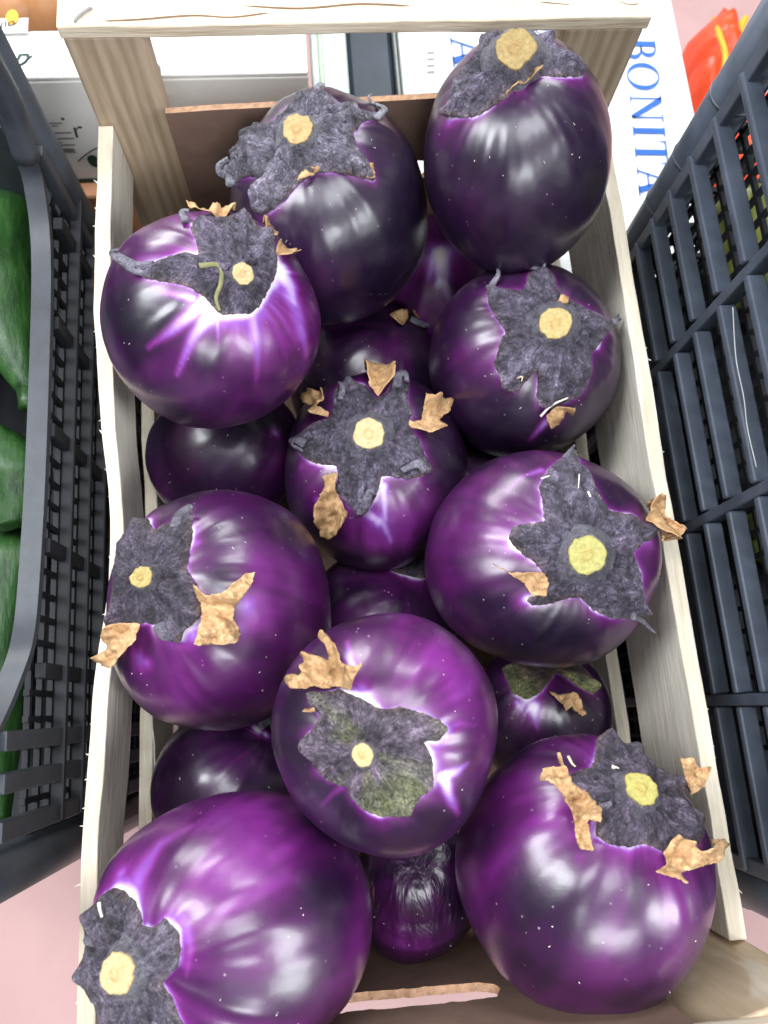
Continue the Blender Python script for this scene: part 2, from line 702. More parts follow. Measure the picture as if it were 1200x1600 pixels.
pl, edge = plank('side_plank', -1, .121, RIM, -.2315, .2310, bow=.010, wob=.0009, seed=3)
pr, edge_r = plank('side_plank', 1, .092, RIM, -.2200, .2310, bow=0, seed=9)
plank('side_plank', -1, .010, .066, -.2315, .2310, bow=.003, seed=14)
plank('side_plank', 1, .006, .052, -.2200, .2310, bow=-.001, seed=21)

# torn fibres along the outer upper edges
def splinters(pk, edge, side, ys, seed):
    rn = random.Random(seed)
    for y in ys:
        x = np.interp(y, edge[0], edge[1])
        z = np.interp(y, edge[0], edge[2]) - rn.uniform(.0005, .006)
        L = rn.choice([.0012, .0015, .002, .0025, .0035])
        p0 = np.array([x - side * .0006, y, z])
        d = unit((side * rn.uniform(.6, 1), rn.uniform(-.9, .9), rn.uniform(-.1, .5)))
        p1 = p0 + d * L * .5
        p2 = p1 + unit(d + np.array([0, rn.uniform(-.9, .9), rn.uniform(-.3, .7)])) * L * .5
        mb = MB()
        mb.tube([p0, p1, p2], [.0005, .0004, .00012], 5, .5)
        mb.build('splinter', FIBRE, pk)


rs = random.Random(5)
splinters(pl, edge, -1, [rs.uniform(-.22, .20) for _ in range(34)] + [-.125, -.128, -.135, -.14, -.146, -.148, -.05, -.058], 3)
splinters(pr, edge_r, 1, [rs.uniform(-.2, .2) for _ in range(16)], 8)
mb = MB()
mb.tube(catmull([(-.1402, -.082, .062), (-.1420, -.098, .069), (-.1408, -.118, .067), (-.1405, -.14, .067)]), .0005, 5)
mb.build('splinter', FIBRE, pl)


def post(x0, x1, y_front0, y_front1, y_back, mat, z1=.2238):
    """board standing in a corner; its inner face runs from (x0, y_front0) to (x1, y_front1)"""
    mb = MB()
    v = [(x0, y_front0), (x1, y_front1), (x1, y_back), (x0, y_back)]
    if y_back < y_front0:
        v = v[::-1]
    mb.add([(x, y, 0.001) for x, y in v] + [(x, y, z1) for x, y in v],
           [(3, 2, 1, 0), (4, 5, 6, 7), (0, 1, 5, 4), (1, 2, 6, 5), (2, 3, 7, 6), (3, 0, 4, 7)])
    return mb.build('corner_post', mat, crate, bevel=.0012)


post(-.1500, -.1100, .2320, .2320, .2480, WOOD_POST)
post(.1085, .1510, .2320, .2320, .2480, WOOD_POST)
post(.0950, .1500, -.2335, -.2205, -.2480, WOOD_SWIRL)
post(-.1500, -.0980, -.2320, -.2335, -.2480, WOOD_SWIRL)


def rail(y0, y1, z0, z1, seed):
    n = 50
    xs = np.linspace(-.1505, .1525, n)
    q = np.stack([xs * 30, xs * 0 + seed, xs * 0], 1)
    ya = y0 + fnoise(q, seed) * .0005
    yb = y1 + fnoise(q + 9, seed) * .0005
    za = z1 + fnoise(q + 19, seed) * .0004
    v = []
    for k in range(n):
        v += [(xs[k], ya[k], z0), (xs[k], yb[k], z0), (xs[k], yb[k], za[k]), (xs[k], ya[k], za[k])]
    f = []
    for k in range(n - 1):
        for j in range(4):
            j2 = (j + 1) % 4
            f.append((k * 4 + j2, k * 4 + j, k * 4 + 4 + j, k * 4 + 4 + j2))
    f += [(0, 1, 2, 3), ((n - 1) * 4 + 3, (n - 1) * 4 + 2, (n - 1) * 4 + 1, (n - 1) * 4)]
    o = mesh('end_rail', v, f, WOOD_RAIL, crate)
    b = o.modifiers.new('bevel', 'BEVEL')
    b.width = .0009
    b.segments = 2
    b.limit_method = 'ANGLE'
    return o


rf = rail(.2310, .2680, .2240, .2315, 4)
rn_ = rail(-.2680, -.2285, .2240, .2315, 6)
# staple, knot and long cracks in the far rail
mb = MB()
a = at_z(118, 33, .2318)
b_ = at_z(142, 14, .2318)
mb.tube(catmull([a - [0, 0, .003], a + [0, 0, .0004], (a + b_) / 2 + [0, .0004, .0009], b_ + [0, 0, .0004], b_ - [0, 0, .003]], 4), .0008, 6)
mb.build('staple', STEEL, rf)
DARKCRACK = simple('wood_crack', (.20, .12, .07), .9, .2, 100, 0)
for pts in ([(160, 33), (220, 30), (300, 24), (360, 27), (420, 20)], [(380, 9), (470, 13), (560, 6), (640, 9)], [(965, 2), (985, 8), (998, 6)], [(840, 3), (900, 9)]):
    mb = MB()
    mb.tube(catmull([at_z(u, v, .2316) for u, v in pts], 5), np.concatenate([[.0002], np.full((len(pts) - 1) * 5 - 1, .00055), [.0002]]), 5, .5)
    mb.build('crack', DARKCRACK, rf)

for x0, x1 in ((-.142, -.052), (-.045, .045), (.052, .142)):
    mb = MB()
    mb.box(x0, x1, -.228, .228, -.006, -.0005)
    mb.build('bottom_slat', WOOD_SIDE, crate, bevel=.0006)

# ------------------------------------------------------------------ cardboard liner
liner = thing('cardboard_liner', (0, 0, 0), 'brown cardboard liner standing at both ends inside the wooden crate', 'cardboard liner')
mb = MB()
mb.box(-.140, .140, -.224, .224, .0005, .0035)
mb.build('base_panel', CARD, liner)


def liner_panel(y, outer, hole, ydir, curve):
    o_ = densify(outer, .012)
    h_ = densify(hole, .003)
    h_ = h_ + RNG.normal(0, .0005, h_.shape)
    pts = [Vector((float(p[0]) * 100, float(p[1]) * 100)) for p in np.vstack([o_, h_])]
    n, m = len(o_), len(h_)
    edges = [(n + k, n + (k + 1) % m) for k in range(m)]
    gx = [Vector((x * 100, z * 100)) for x in np.arange(-.13, .131, .013) for z in np.arange(.01, .18, .013)]
    gx = [p for p in gx if seg_dist(np.array([[p.x / 100, p.y / 100]]), o_)[0] < -.004 and seg_dist(np.array([[p.x / 100, p.y / 100]]), h_)[0] > .004]
    res = delaunay_2d_cdt(pts + gx, edges, [list(range(n))], 1, 1e-6)
    v2 = np.array([(p.x / 100, p.y / 100) for p in res[0]])
    f = [t for t in res[2] if seg_dist(np.array([v2[list(t)].mean(0)]), h_)[0] > 0]
    v3 = [(p[0], y + curve(p[0], p[1]), p[1]) for p in v2]
    if ydir < 0:
        f = [t[::-1] for t in f]
    o = mesh('end_panel', v3, f, None, liner, False, None, [CARD, CARD_EDGE])
    s = o.modifiers.new('solid', 'SOLIDIFY')
    s.thickness = .0036
    s.offset = 0
    s.use_rim = True
    s.material_offset_rim = 1
    return o


arch = [(-.1085, .004), (.1070, .004), (.1070, .192), (.08, .1915), (.04, .190), (0, .1885), (-.04, .1865), (-.08, .184), (-.1085, .181)]
liner_panel(.2275, arch, [(-.037, .121), (.041, .121), (.046, .130), (.041, .139), (-.037, .139), (-.042, .130)], 1, lambda x, z: -.004 * (1 - (x / .14) ** 2) * (z / .19))
liner_panel(-.2275, [(-.0965, .004), (.0935, .004), (.0935, .2520), (-.0965, .2520)],
            [(-.045, .166), (0, .167), (.024, .168), (.031, .172), (.033, .178), (.029, .187), (0, .188), (-.045, .187), (-.050, .176)], -1, lambda x, z: .0)

# ------------------------------------------------------------------ eggplants
STOPS = [(0, (.0055, .0034, .0125)), (.2, (.022, .0042, .032)), (.42, (.088, .0075, .098)), (.58, (.18, .020, .205)), (.72, (.27, .085, .46)), (.85, (.58, .42, .74)), (.93, (.80, .72, .80)), (1, (.90, .87, .79))]


def pigment(s):
    s = np.clip(s, 0, 1)
    xs = [p for p, _ in STOPS]
    return np.stack([np.interp(s, xs, [c[k] for _, c in STOPS]) for k in range(3)], 1)


class Egg:
    def __init__(s, c_px, r_px, centre, seed, axis_px=None, axis=None, pol=.94, lob=.012, nlob=4, skew=.5, dimple=.05, dpx=(0, 0), shrink=.975):
        s.c = np.array(centre, float)
        s.c = s.c + (EX * dpx[0] - EY * dpx[1]) * ((s.c - CAM) @ EZ) / F
        s.seed = seed
        depth = (s.c - CAM) @ EZ
        rx, ry = r_px[0] * depth / F * shrink, r_px[1] * depth / F * shrink
        s.R = (rx + ry) / 2
        s.px = depth / F
        sx, sy = rx / s.R, ry / s.R
        s.S = np.eye(3) + (sx - 1) * np.outer(EX, EX) + (sy - 1) * np.outer(EY, EY)
        s.Si = np.linalg.inv(s.S)
        s.pol, s.lob, s.nlob, s.skew, s.dimple = pol, lob, nlob, skew, dimple
        s.ph = random.Random(seed).uniform(0, 6.28)
        s.a = None
        if axis is None:
            s.a = np.array([0, 0, 1.0])
            s._frame()
            s.lob_save, s.lob = s.lob, 0
            p, hit = s.hit([axis_px])
            s.lob = s.lob_save
            s.a = unit(s.Si @ (p[0] - s.c))
        else:
            s.a = unit(axis)
        s._frame()

    def _frame(s):
        t = np.array([0, 0, 1.0]) if abs(s.a[2]) < .8 else np.array([0, 1.0, 0])
        s.e1 = unit(np.cross(s.a, t))
        s.e2 = np.cross(s.a, s.e1)

    def g(s, d):
        """radius in direction d (unit vectors)"""
        cz = d @ s.a
        x, y = d @ s.e1, d @ s.e2
        sn = np.sqrt(np.clip(1 - cz * cz, 0, 1))
        p = 2.25
        r = ((sn ** p) + (np.abs(cz) / s.pol) ** p) ** (-1 / p)
        phi = np.arccos(np.clip(cz, -1, 1))
        th = np.arctan2(y, x)
        r = r * (1 - s.dimple * np.exp(-(phi / .36) ** 2))
        r = r * (1 + s.lob * np.cos(s.nlob * th + s.ph) * sn ** 2)
        r = r * (1 - .045 * s.skew * cz)
        r = r * (1 + .022 * vnoise(d * 1.6 + s.seed * 3.7, s.seed))
        mer = np.stack([x / (sn + .05) * 4.5, y / (sn + .05) * 4.5, phi * 1.1], 1)
        r = r * (1 + (.0065 + .008 * np.exp(-((phi - .75) / .35) ** 2)) * fnoise(mer + s.seed, s.seed + 5, 2) * np.clip(sn * 1.6, 0, 1))
        return r * s.R

    def surf(s, d):
        return s.c + (d * s.g(d)[:, None]) @ s.S.T

    def dirs(s, th, ph):
        return (np.cos(th) * np.sin(ph))[:, None] * s.e1 + (np.sin(th) * np.sin(ph))[:, None] * s.e2 + np.cos(ph)[:, None] * s.a

    def hit(s, uv):
        """points where the rays through the given picture points meet the skin"""
        dr = rays(uv)
        tc = (s.c - CAM) @ dr.T
        n = 140
        ts = tc[:, None] + np.linspace(-1.35 * s.R, 0.25 * s.R, n)[None]
        P = CAM + dr[:, None, :] * ts[:, :, None]
        q = (P - s.c).reshape(-1, 3) @ s.Si.T
        L = np.linalg.norm(q, axis=1)
        h = (L - s.g(q / L[:, None])).reshape(len(dr), n)
        out = np.zeros((len(dr), 3))
        ok = np.zeros(len(dr), bool)
        for i in range(len(dr)):
            k = np.where(h[i] < 0)[0]
            if len(k) and k[0] > 0:
                a, b = h[i][k[0] - 1], h[i][k[0]]
                f = a / (a - b)
                t = ts[i][k[0] - 1] * (1 - f) + ts[i][k[0]] * f
                out[i] = CAM + dr[i] * t
                ok[i] = True
            else:
                out[i] = CAM + dr[i] * ts[i][np.argmin(h[i])]
        return out, ok

    def normal(s, P):
        return np.array([unit(x) for x in (P - s.c) @ (s.Si.T @ s.Si)])

    def polar(s, P):
        q = (P - s.c) @ s.Si.T
        q = q / np.linalg.norm(q, axis=1)[:, None]
        ph = np.arccos(np.clip(q @ s.a, -1, 1))
        th = np.arctan2(q @ s.e2, q @ s.e1)
        return np.stack([ph * np.cos(th), ph * np.sin(th)], 1) * s.R

    def from_plane(s, p2):
        ph = np.linalg.norm(p2, axis=1) / s.R
        th = np.arctan2(p2[:, 1], p2[:, 0])
        d = s.dirs(th, ph)
        return s.surf(d), th, ph


def eggplant(label, egg, tone, tones=(), whites=(), calyx=None, stem=None, stem_r=22, stem_h=.0035, cut=(.60, .47, .25), green=0.0, cal_h=.0022,
             dry=(), curls=(), halo=.0014, streak=.35, skin=None, tilt=.35, group='eggplants in the wooden crate', calyx_col=(.118, .112, .138), twigs=(), streaks=(), seg=(220, 150)):
    sd = egg.seed
    root = thing('eggplant', egg.c - np.array([0, 0, egg.R]), label, 'eggplant', group)
    nu, nv = seg
    sv = np.linspace(0, 1, nv)
    ph = math.pi * (sv ** 1.35)
    th = np.linspace(0, 2 * math.pi, nu, endpoint=False)
    PH, TH = np.meshgrid(ph[1:-1], th, indexing='ij')
    d = egg.dirs(TH.ravel(), PH.ravel())
    d = np.vstack([[egg.a], d, [-egg.a]])
    V = egg.surf(d)
    f = []
    R = nv - 2
    for j in range(nu):
        f.append((0, 1 + j, 1 + (j + 1) % nu))
        f.append((len(V) - 1, 1 + (R - 1) * nu + (j + 1) % nu, 1 + (R - 1) * nu + j))
    idx = 1 + np.arange(R * nu).reshape(R, nu)
    q = np.stack([idx[:-1], idx[1:], np.roll(idx[1:], -1, 1), np.roll(idx[:-1], -1, 1)], -1).reshape(-1, 4)
    f += q.tolist()
    # pigment
    phv = np.arccos(np.clip(d @ egg.a, -1, 1))
    thv = np.arctan2(d @ egg.e2, d @ egg.e1)
    circ = np.stack([np.cos(thv), np.sin(thv)], 1)
    st = fnoise(np.concatenate([circ * 3.2, (phv * .7)[:, None]], 1) + sd * 5.1, sd, 3)
    fi = fnoise(np.concatenate([circ * 13, (phv * 1.2)[:, None]], 1) + sd * 2.1, sd + 3, 2)
    cl = fnoise(d * 2.3 + sd * 1.7, sd + 9, 3)
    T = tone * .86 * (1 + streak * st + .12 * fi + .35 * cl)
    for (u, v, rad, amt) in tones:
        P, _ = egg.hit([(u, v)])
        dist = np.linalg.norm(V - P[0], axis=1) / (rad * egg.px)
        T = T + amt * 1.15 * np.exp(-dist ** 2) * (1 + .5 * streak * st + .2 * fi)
    W = np.zeros(len(V))
    poly = None
    if calyx is not None:
        P, ok = egg.hit(calyx)
        poly = egg.polar(P)
        dist = seg_dist(np.stack([phv * np.cos(thv), phv * np.sin(thv)], 1) * egg.R, sharp_poly(poly))
        hn = fnoise(np.concatenate([circ * 3.5, (phv * .5)[:, None]], 1) + sd * 9.7, sd + 21, 2)
        wd = halo * np.clip(.55 + 1.0 * hn + .3 * fi, .16, 2.2)
        for (u, v, rad, amt) in whites:                  # the pale band under the sepals widens here
            P, _ = egg.hit([(u, v)])
            D = np.linalg.norm(V - P[0], axis=1) / (rad * egg.px)
            wd = wd + .78 * rad * egg.px * amt * np.exp(-(D * (.75 + .2 * fi + .2 * st)) ** 2)
        dd_ = np.clip(dist, 0, None)
        pk = np.clip(.66 + wd / .0026 * .34, .66, .98)
        W = np.maximum(W, pk * np.exp(-(dd_ / (wd + .0003)) ** 1.2))
        W = np.maximum(W, .56 * np.exp(-dd_ / (wd * 2.2 + .0013)))
        W = np.maximum(W, .26 * np.exp(-dd_ / (wd * 3.0 + .0045)))
    for (u, v, rad, amt) in whites:
        P, _ = egg.hit([(u, v)])
        dist = np.linalg.norm(V - P[0], axis=1) / (rad * egg.px)
        W = np.maximum(W, amt * (.62 if poly is not None else 1) * np.exp(-(dist * (1 + .4 * fi + .3 * st)) ** 2))
    for pts, rad, amt in streaks:                        # pale flame-like streaks, and a painted glare on C
        pp = []
        for a, b in zip(pts[:-1], pts[1:]):
            pp += [(a[0] + (b[0] - a[0]) * t, a[1] + (b[1] - a[1]) * t) for t in np.linspace(0, 1, 12, endpoint=False)]
        P, _ = egg.hit(pp)
        for k, c in enumerate(P):
            fr = k / len(P)
            dist = np.linalg.norm(V - c, axis=1) / (rad * egg.px * (1 - .75 * fr))
            W = np.maximum(W, amt * (1 - .5 * fr) * np.exp(-(dist * (1 + .2 * fi)) ** 2.4))
    T = np.clip(T, 0, .575)
    body = mesh('body', V, f, skin or SKIN, root, True, pigment(T + (1 - T) * W))

    # calyx: a wrinkled star-shaped cap that clasps the shoulder
    if poly is not None:
        pb = densify(sharp_poly(poly), .0011)
        pb = pb + .0005 * np.stack([fnoise(np.stack([pb[:, 0], pb[:, 1], pb[:, 0] * 0], 1) * 700, sd + 31, 2), fnoise(np.stack([pb[:, 0], pb[:, 1], pb[:, 0] * 0 + 5], 1) * 700, sd + 32, 2)], 1)
        v2, f2, onb = fill(pb, .00095)
        P, t_, p_ = egg.from_plane(v2)
        nrm = egg.normal(P)
        bd = np.clip(-seg_dist(v2, pb), 0, None)
        q3 = np.concatenate([v2, v2[:, :1] * 0], 1)
        rise = 1 - np.exp(-bd / .0035)
        cc = np.stack([np.cos(t_), np.sin(t_)], 1)
        rad = np.linalg.norm(v2, axis=1)
        ridge = fnoise(np.concatenate([cc * 3.2, (rad * 60)[:, None]], 1) + sd, sd + 41, 3)
        lump = fnoise(q3 * 150 + sd, sd + 42, 3)
        fine = fnoise(q3 * 520 + sd, sd + 43, 3)
        lift = np.clip(fnoise(q3 * 75 + 3.3 * sd, sd + 44, 2) - .15, 0, 1) * np.exp(-bd / .004)
        h = .0006 + cal_h * rise * (1 + .9 * ridge + .7 * lump) + .00045 * fine * rise + .0040 * np.exp(-(rad / .010) ** 2) + .0030 * lift
        wr = 1 - np.abs(fnoise(np.concatenate([cc * 7.5, (rad * 130)[:, None]], 1) + 2 * sd, sd + 45, 2))
        wr2 = 1 - np.abs(fnoise(q3 * 330 + 3 * sd, sd + 46, 3))
        h = h + (.0011 * (wr - .6) + .0010 * (wr2 - .6)) * rise
        pr_ = np.linalg.norm(poly, axis=1)
        fold = np.zeros(len(v2))
        for k in range(len(poly)):
            if pr_[k] >= max(pr_[k - 1], pr_[(k + 1) % len(poly)]) and pr_[k] > .55 * pr_.max():
                tp = poly[k] / pr_[k]
                al = v2 @ tp
                pe = np.abs(v2[:, 0] * tp[1] - v2[:, 1] * tp[0]) + .0008 * fine
                on = np.clip(al / pr_[k], 0, 1)
                fold = np.maximum(fold, np.exp(-(pe / .0022) ** 2) * np.sqrt(on * (1.0 - .55 * on)) * 1.5)
                h = h + .0030 * np.exp(-(np.linalg.norm(v2 - poly[k], axis=1) / .0050) ** 2)
        h = h + .0018 * fold * rise
        h = np.maximum(h, .0004)
        P = P + nrm * h[:, None]
        n = len(P)
        e = {}
        for t in f2:
            for k in range(len(t)):
                a, b = t[k], t[(k + 1) % len(t)]
                if (b, a) in e:
                    del e[(b, a)]
                else:
                    e[(a, b)] = 1
        bv = sorted({a for a, b in e} | {b for a, b in e})
        low = {a: n + k for k, a in enumerate(bv)}
        P = np.vstack([P, egg.from_plane(v2[bv])[0] - nrm[bv] * .0012])
        f3 = [list(t) for t in f2] + [[b, a, low[a], low[b]] for a, b in e]
        base = np.array(calyx_col)
        cn = fnoise(q3 * 90 + 8 * sd, sd + 51, 3)
        colr = base[None] * np.clip(.85 + .38 * cn + .22 * fine + .5 * (wr2 - .6) + .45 * fold - .1, .25, 2.2)[:, None] * np.array([1.05, .94, 1.08])[None]  # fold shading in the colour: ridges lightened, creases darkened, over random mottling
        edgec = np.exp(-bd / .0011)[:, None] * (.5 + .5 * np.clip(lump, -1, 1))[:, None]
        colr = colr * (1 - .55 * edgec) + np.array([.30, .20, .13])[None] * .55 * edgec
        if green:
            gn = np.clip(fnoise(np.concatenate([cc * 2.2, (rad * 40)[:, None]], 1) + 7 * sd, sd + 52, 2) * 1.6 + green - .35, 0, 1)[:, None]
            gn = gn * np.clip((rad / .009), 0, 1)[:, None]
            colr = colr * (1 - .75 * gn) + np.array([.19, .22, .075])[None] * .75 * gn
        colr = np.vstack([colr, colr[bv] * .8])
        pol_ = np.concatenate([cc * 5.0, (rad * 85)[:, None]], 1) + sd * 3.0
        cal = mesh('calyx', P, f3, CALYX, root, True, colr, polar=np.vstack([pol_, pol_[bv]]))
    else:
        cal = None

    # cut stem
    if stem is not None:
        foot = np.array(stem, float)
        for _k in range(5):                              # find the foot so that the cut end stands where it should
            P, _ = egg.hit([foot])
            nrm = egg.normal(P)[0]
            ax = unit(nrm * (1 - tilt) + unit(CAM - P[0]) * tilt)
            q_ = M.T @ (P[0] + nrm * (cal_h + .0048) + ax * stem_h - CAM)
            foot = foot - .8 * (np.array([600 + F * q_[0] / q_[2], 800 + F * q_[1] / q_[2]]) - np.array(stem))
        u1 = unit(np.cross(ax, EY if abs(ax @ EY) < .9 else EX))
        u2 = np.cross(ax, u1)
        rr = stem_r * egg.px
        ns = 40
        an = np.linspace(0, 2 * math.pi, ns, endpoint=False)
        ring = np.stack([np.cos(an), np.sin(an), an * 0], 1)
        jag = 1 + .15 * vnoise(ring * 1.3 + sd * 3.1, sd + 61) + .09 * vnoise(ring * 4.5 + sd, sd + 62)
        base = P[0] + nrm * (cal_h + .0048)
        sv_, sf = [], []
        lv = [(1.75, -.0060), (1.38, -.0018), (1.12, stem_h * .45), (1.02, stem_h), (.93, stem_h + .0002)]
        for sc_, hh in lv:
            for k in range(ns):
                sv_.append(base + rr * sc_ * jag[k] * (ring[k, 0] * u1 + ring[k, 1] * u2) + ax * hh)
        for l in range(len(lv) - 1):
            for k in range(ns):
                b = (k + 1) % ns
                sf.append((l * ns + k, l * ns + b, (l + 1) * ns + b, (l + 1) * ns + k))
        sf.append(tuple(range((len(lv) - 1) * ns, len(lv) * ns)))
        sc = mesh('stem', sv_, sf, CALYX, root, True, np.tile(np.array(calyx_col) * .75, (len(sv_), 1)))
        # cut face with pith ring
        rad_ = [0, .08, .15, .20, .26, .33, .45, .6, .75, .88, .955, .97]
        hts = [.0002, .0003, .0002, .0005, .0005, .0001, .0001, .0002, .0001, .0002, .0001, -.0006]
        fv, ff, fc = [], [], []
        off = u1 * rr * .08
        for r_, h_ in zip(rad_[1:], hts[1:]):
            for k in range(ns):
                fv.append(base + ax * (stem_h + .0006 + h_ + .00012 * random.uniform(-1, 1)) + off * (1 - r_) + rr * r_ * jag[k] * (ring[k, 0] * u1 + ring[k, 1] * u2))
                c = np.array(cut) * .80 * (1 + .10 * random.uniform(-1, 1))
                if .17 < r_ < .34:
                    c = c * np.array([.98, .86, .80])
                if r_ < .17:
                    c = c * np.array([1.03, .96, .92])
                if r_ > .9:
                    c = c * np.array([.72, .66, .55])
                fc.append(c)
        fv.append(base + ax * (stem_h + .0008) + off)
        fc.append(np.array(cut) * .8)
        nr = len(rad_) - 1
        for k in range(ns):
            b = (k + 1) % ns
            ff.append((len(fv) - 1, k, b))
            for l in range(nr - 1):
                ff.append((l * ns + k, (l + 1) * ns + k, (l + 1) * ns + b, l * ns + b))
        mesh('cut_face', fv, ff, CUT, sc, True, np.array(fc))

    # dried sepal scraps
    for kk, dd in enumerate(dry):
        pts, lift, hinge = dd[0], dd[1], dd[2]
        pts = densify(sharp_poly(pts), 3.0)
        pts = pts + RNG.normal(0, .5, pts.shape)
        v2, f2, onb = fill(pts, 2.6)
        P, ok = egg.hit(v2)
        nrm = np.array([unit((.45 * a_ if k_ else 0) + .55 * unit(CAM - b_)) for a_, b_, k_ in zip(egg.normal(P), P, ok)])
        hd = np.linalg.norm(v2 - np.array(hinge), axis=1) * egg.px
        q3 = np.concatenate([v2 / 9.0, v2[:, :1] * 0], 1)
        h = .0014 + lift * (1 - np.exp(-hd / .008)) + .0032 * vnoise(q3 * .75 + sd + kk * 7, sd + 71 + kk) + .0009 * vnoise(q3 * 1.9 + sd, sd + 72 + kk)
        bd = np.clip(-seg_dist(v2, pts), 0, None) * egg.px
        h = h + .0028 * np.exp(-bd / .0016) * np.clip(fnoise(q3 * .8 + 5, sd + 75 + kk, 2), -.2, 1)
        cax = v2.mean(0) - np.array(hinge)
        cax = cax / (np.linalg.norm(cax) + 1e-9)
        rel = v2 - v2.mean(0)
        pd = (rel[:, 0] * cax[1] - rel[:, 1] * cax[0]) * egg.px
        h = h + .0030 * np.clip((pd / .0055) ** 2, 0, 2.2) + .0016 * np.abs(vnoise(np.stack([pd * 500 + sd, hd * 90, pd * 0], 1), sd + 77))
        h = np.maximum(h, .0010)
        P = P + nrm * h[:, None]
        f2 = [t[::-1] for t in f2]
        o = mesh('dry_sepal', P, f2, TAN, root, True)
        s_ = o.modifiers.new('solid', 'SOLIDIFY')
        s_.thickness = .00035
        s_.offset = 0
    # curled sepal tips
    for pts, hts, r0, r1, mt in curls:
        P, ok = egg.hit(pts)
        nrm = np.array([unit((.45 * a_ if k_ else 0) + .55 * unit(CAM - b_)) for a_, b_, k_ in zip(egg.normal(P), P, ok)])
        path = P + nrm * np.array(hts)[:, None]
        path = catmull(path, 5)
        mb = MB()
        mb.tube(path, np.linspace(r0, r1, len(path)), 8, .55)
        o = mesh('sepal_tip', mb.v, mb.f, mt, root, True, np.tile(np.array(calyx_col) * 1.25, (len(mb.v), 1)))
    for pts, r0, mt in twigs:
        P, ok = egg.hit(pts)
        path = catmull(P + egg.normal(P) * (r0 + .0032), 5)
        mb = MB()
        mb.tube(path, np.linspace(r0, r0 * .6, len(path)), 6, .6)
        mb.build('fibre', mt, root, True)
    return root, egg


def dust(egg, root, n, seed):
    """a few chaff flecks that stick to the skin"""
    rn = random.Random(seed)
    mb = MB()
    for k in range(n):
        d = unit(-EZ + EX * rn.uniform(-.85, .85) + EY * rn.uniform(-.85, .85))
        P = egg.surf(np.array([d]))[0]
        nm = egg.normal(np.array([P]))[0]
        t = unit(np.cross(nm, np.array([rn.uniform(-1, 1), rn.uniform(-1, 1), rn.uniform(-1, 1)])))
        L = rn.choice([.0004, .0005, .0006, .0008, .0014])
        P = P + nm * .0002
        mb.tube([P - t * L * .5, P + t * L * .5 + nm * .0002], [.00018, .0001], 5)
    o = mb.build('chaff', FIBRE, root)
    o['kind'] = 'stuff'


GR = (.12, .12, .05)
eggs = {}


def mk(key, label, egg, *a, **k):
    eggs[key] = eggplant(label, egg, *a, **k)
    dust(egg, eggs[key][0], k.get('_n', 9), egg.seed + 100)


BLK = CALYX
zA = lambda p: Zm(640, 30, 3.75, p)
mk('A', 'tall nearly black eggplant in the far right corner, stem pointing to the end rail',
   Egg((805, 240), (147, 172), (.0798, .1744, .2021), 1, axis_px=(800, 112), pol=1.02, lob=.008, skew=1.6, shrink=.97), .11,
   tones=[(720, 320, 60, .12), (700, 200, 40, .25)], whites=[(702, 190, 9, .8)],
   calyx=zA([(215, 575), (240, 440), (300, 320), (390, 220), (430, 150), (510, 120), (620, 110), (740, 110), (830, 130), (870, 200), (940, 250), (1015, 305), (1000, 340), (900, 345), (760, 340), (680, 370), (620, 410), (560, 470), (470, 530), (380, 575), (300, 580)]),
   stem=(806, 76), stem_r=29, stem_h=.006, cut=(.42, .31, .13), cal_h=.003, tilt=.45, halo=.0016,
   dry=[(zA([(650, 380), (665, 310), (700, 320), (770, 325), (700, 370), (610, 430), (560, 480)]), .0005, (815, 112))])
zB = lambda p: Zm(330, 130, 3.333, p)
mk('B', 'black eggplant with a large grey hooded calyx against the brown cardboard end',
   Egg((515, 330), (154, 170), (-.0197, .1759, .1564), 2, axis_px=(473, 222), pol=1.0, lob=.008), .075,
   tones=[(500, 430, 60, .12)], whites=[(583, 282, 7, .75)],
   calyx=zB([(120, 540), (110, 480), (180, 310), (330, 200), (420, 110), (500, 68), (560, 60), (610, 75), (700, 125), (800, 150), (860, 190), (780, 215), (735, 270), (760, 340), (830, 430), (845, 510), (800, 500), (720, 480), (640, 465), (560, 470), (480, 510), (400, 590), (350, 640), (280, 685), (235, 660), (225, 590), (240, 490), (180, 490)]),
   stem=(465, 202), stem_r=21, stem_h=.0035, cut=(.58, .42, .20), cal_h=.0045, calyx_col=(.165, .170, .185), tilt=.4,
   dry=[(zB([(450, 520), (495, 440), (575, 455), (520, 490)]), .001, (480, 270)), (zB([(795, 430), (835, 425), (842, 500), (805, 495)]), .002, (568, 255))],
   curls=[(zB([(850, 195), (885, 165), (870, 115), (835, 100), (820, 70), (835, 58)]), [.003, .006, .006, .006, .006, .005], .0022, .0008, BLK),
          (zB([(125, 530), (95, 480), (50, 470), (42, 430), (90, 392)]), [.003, .005, .006, .006, .007], .0035, .0014, BLK),
          (zB([(555, 70), (565, 48), (595, 50)]), [.004, .006, .006], .0022, .001, BLK)])
zC = lambda p: Zm(150, 310, 3.333, p)
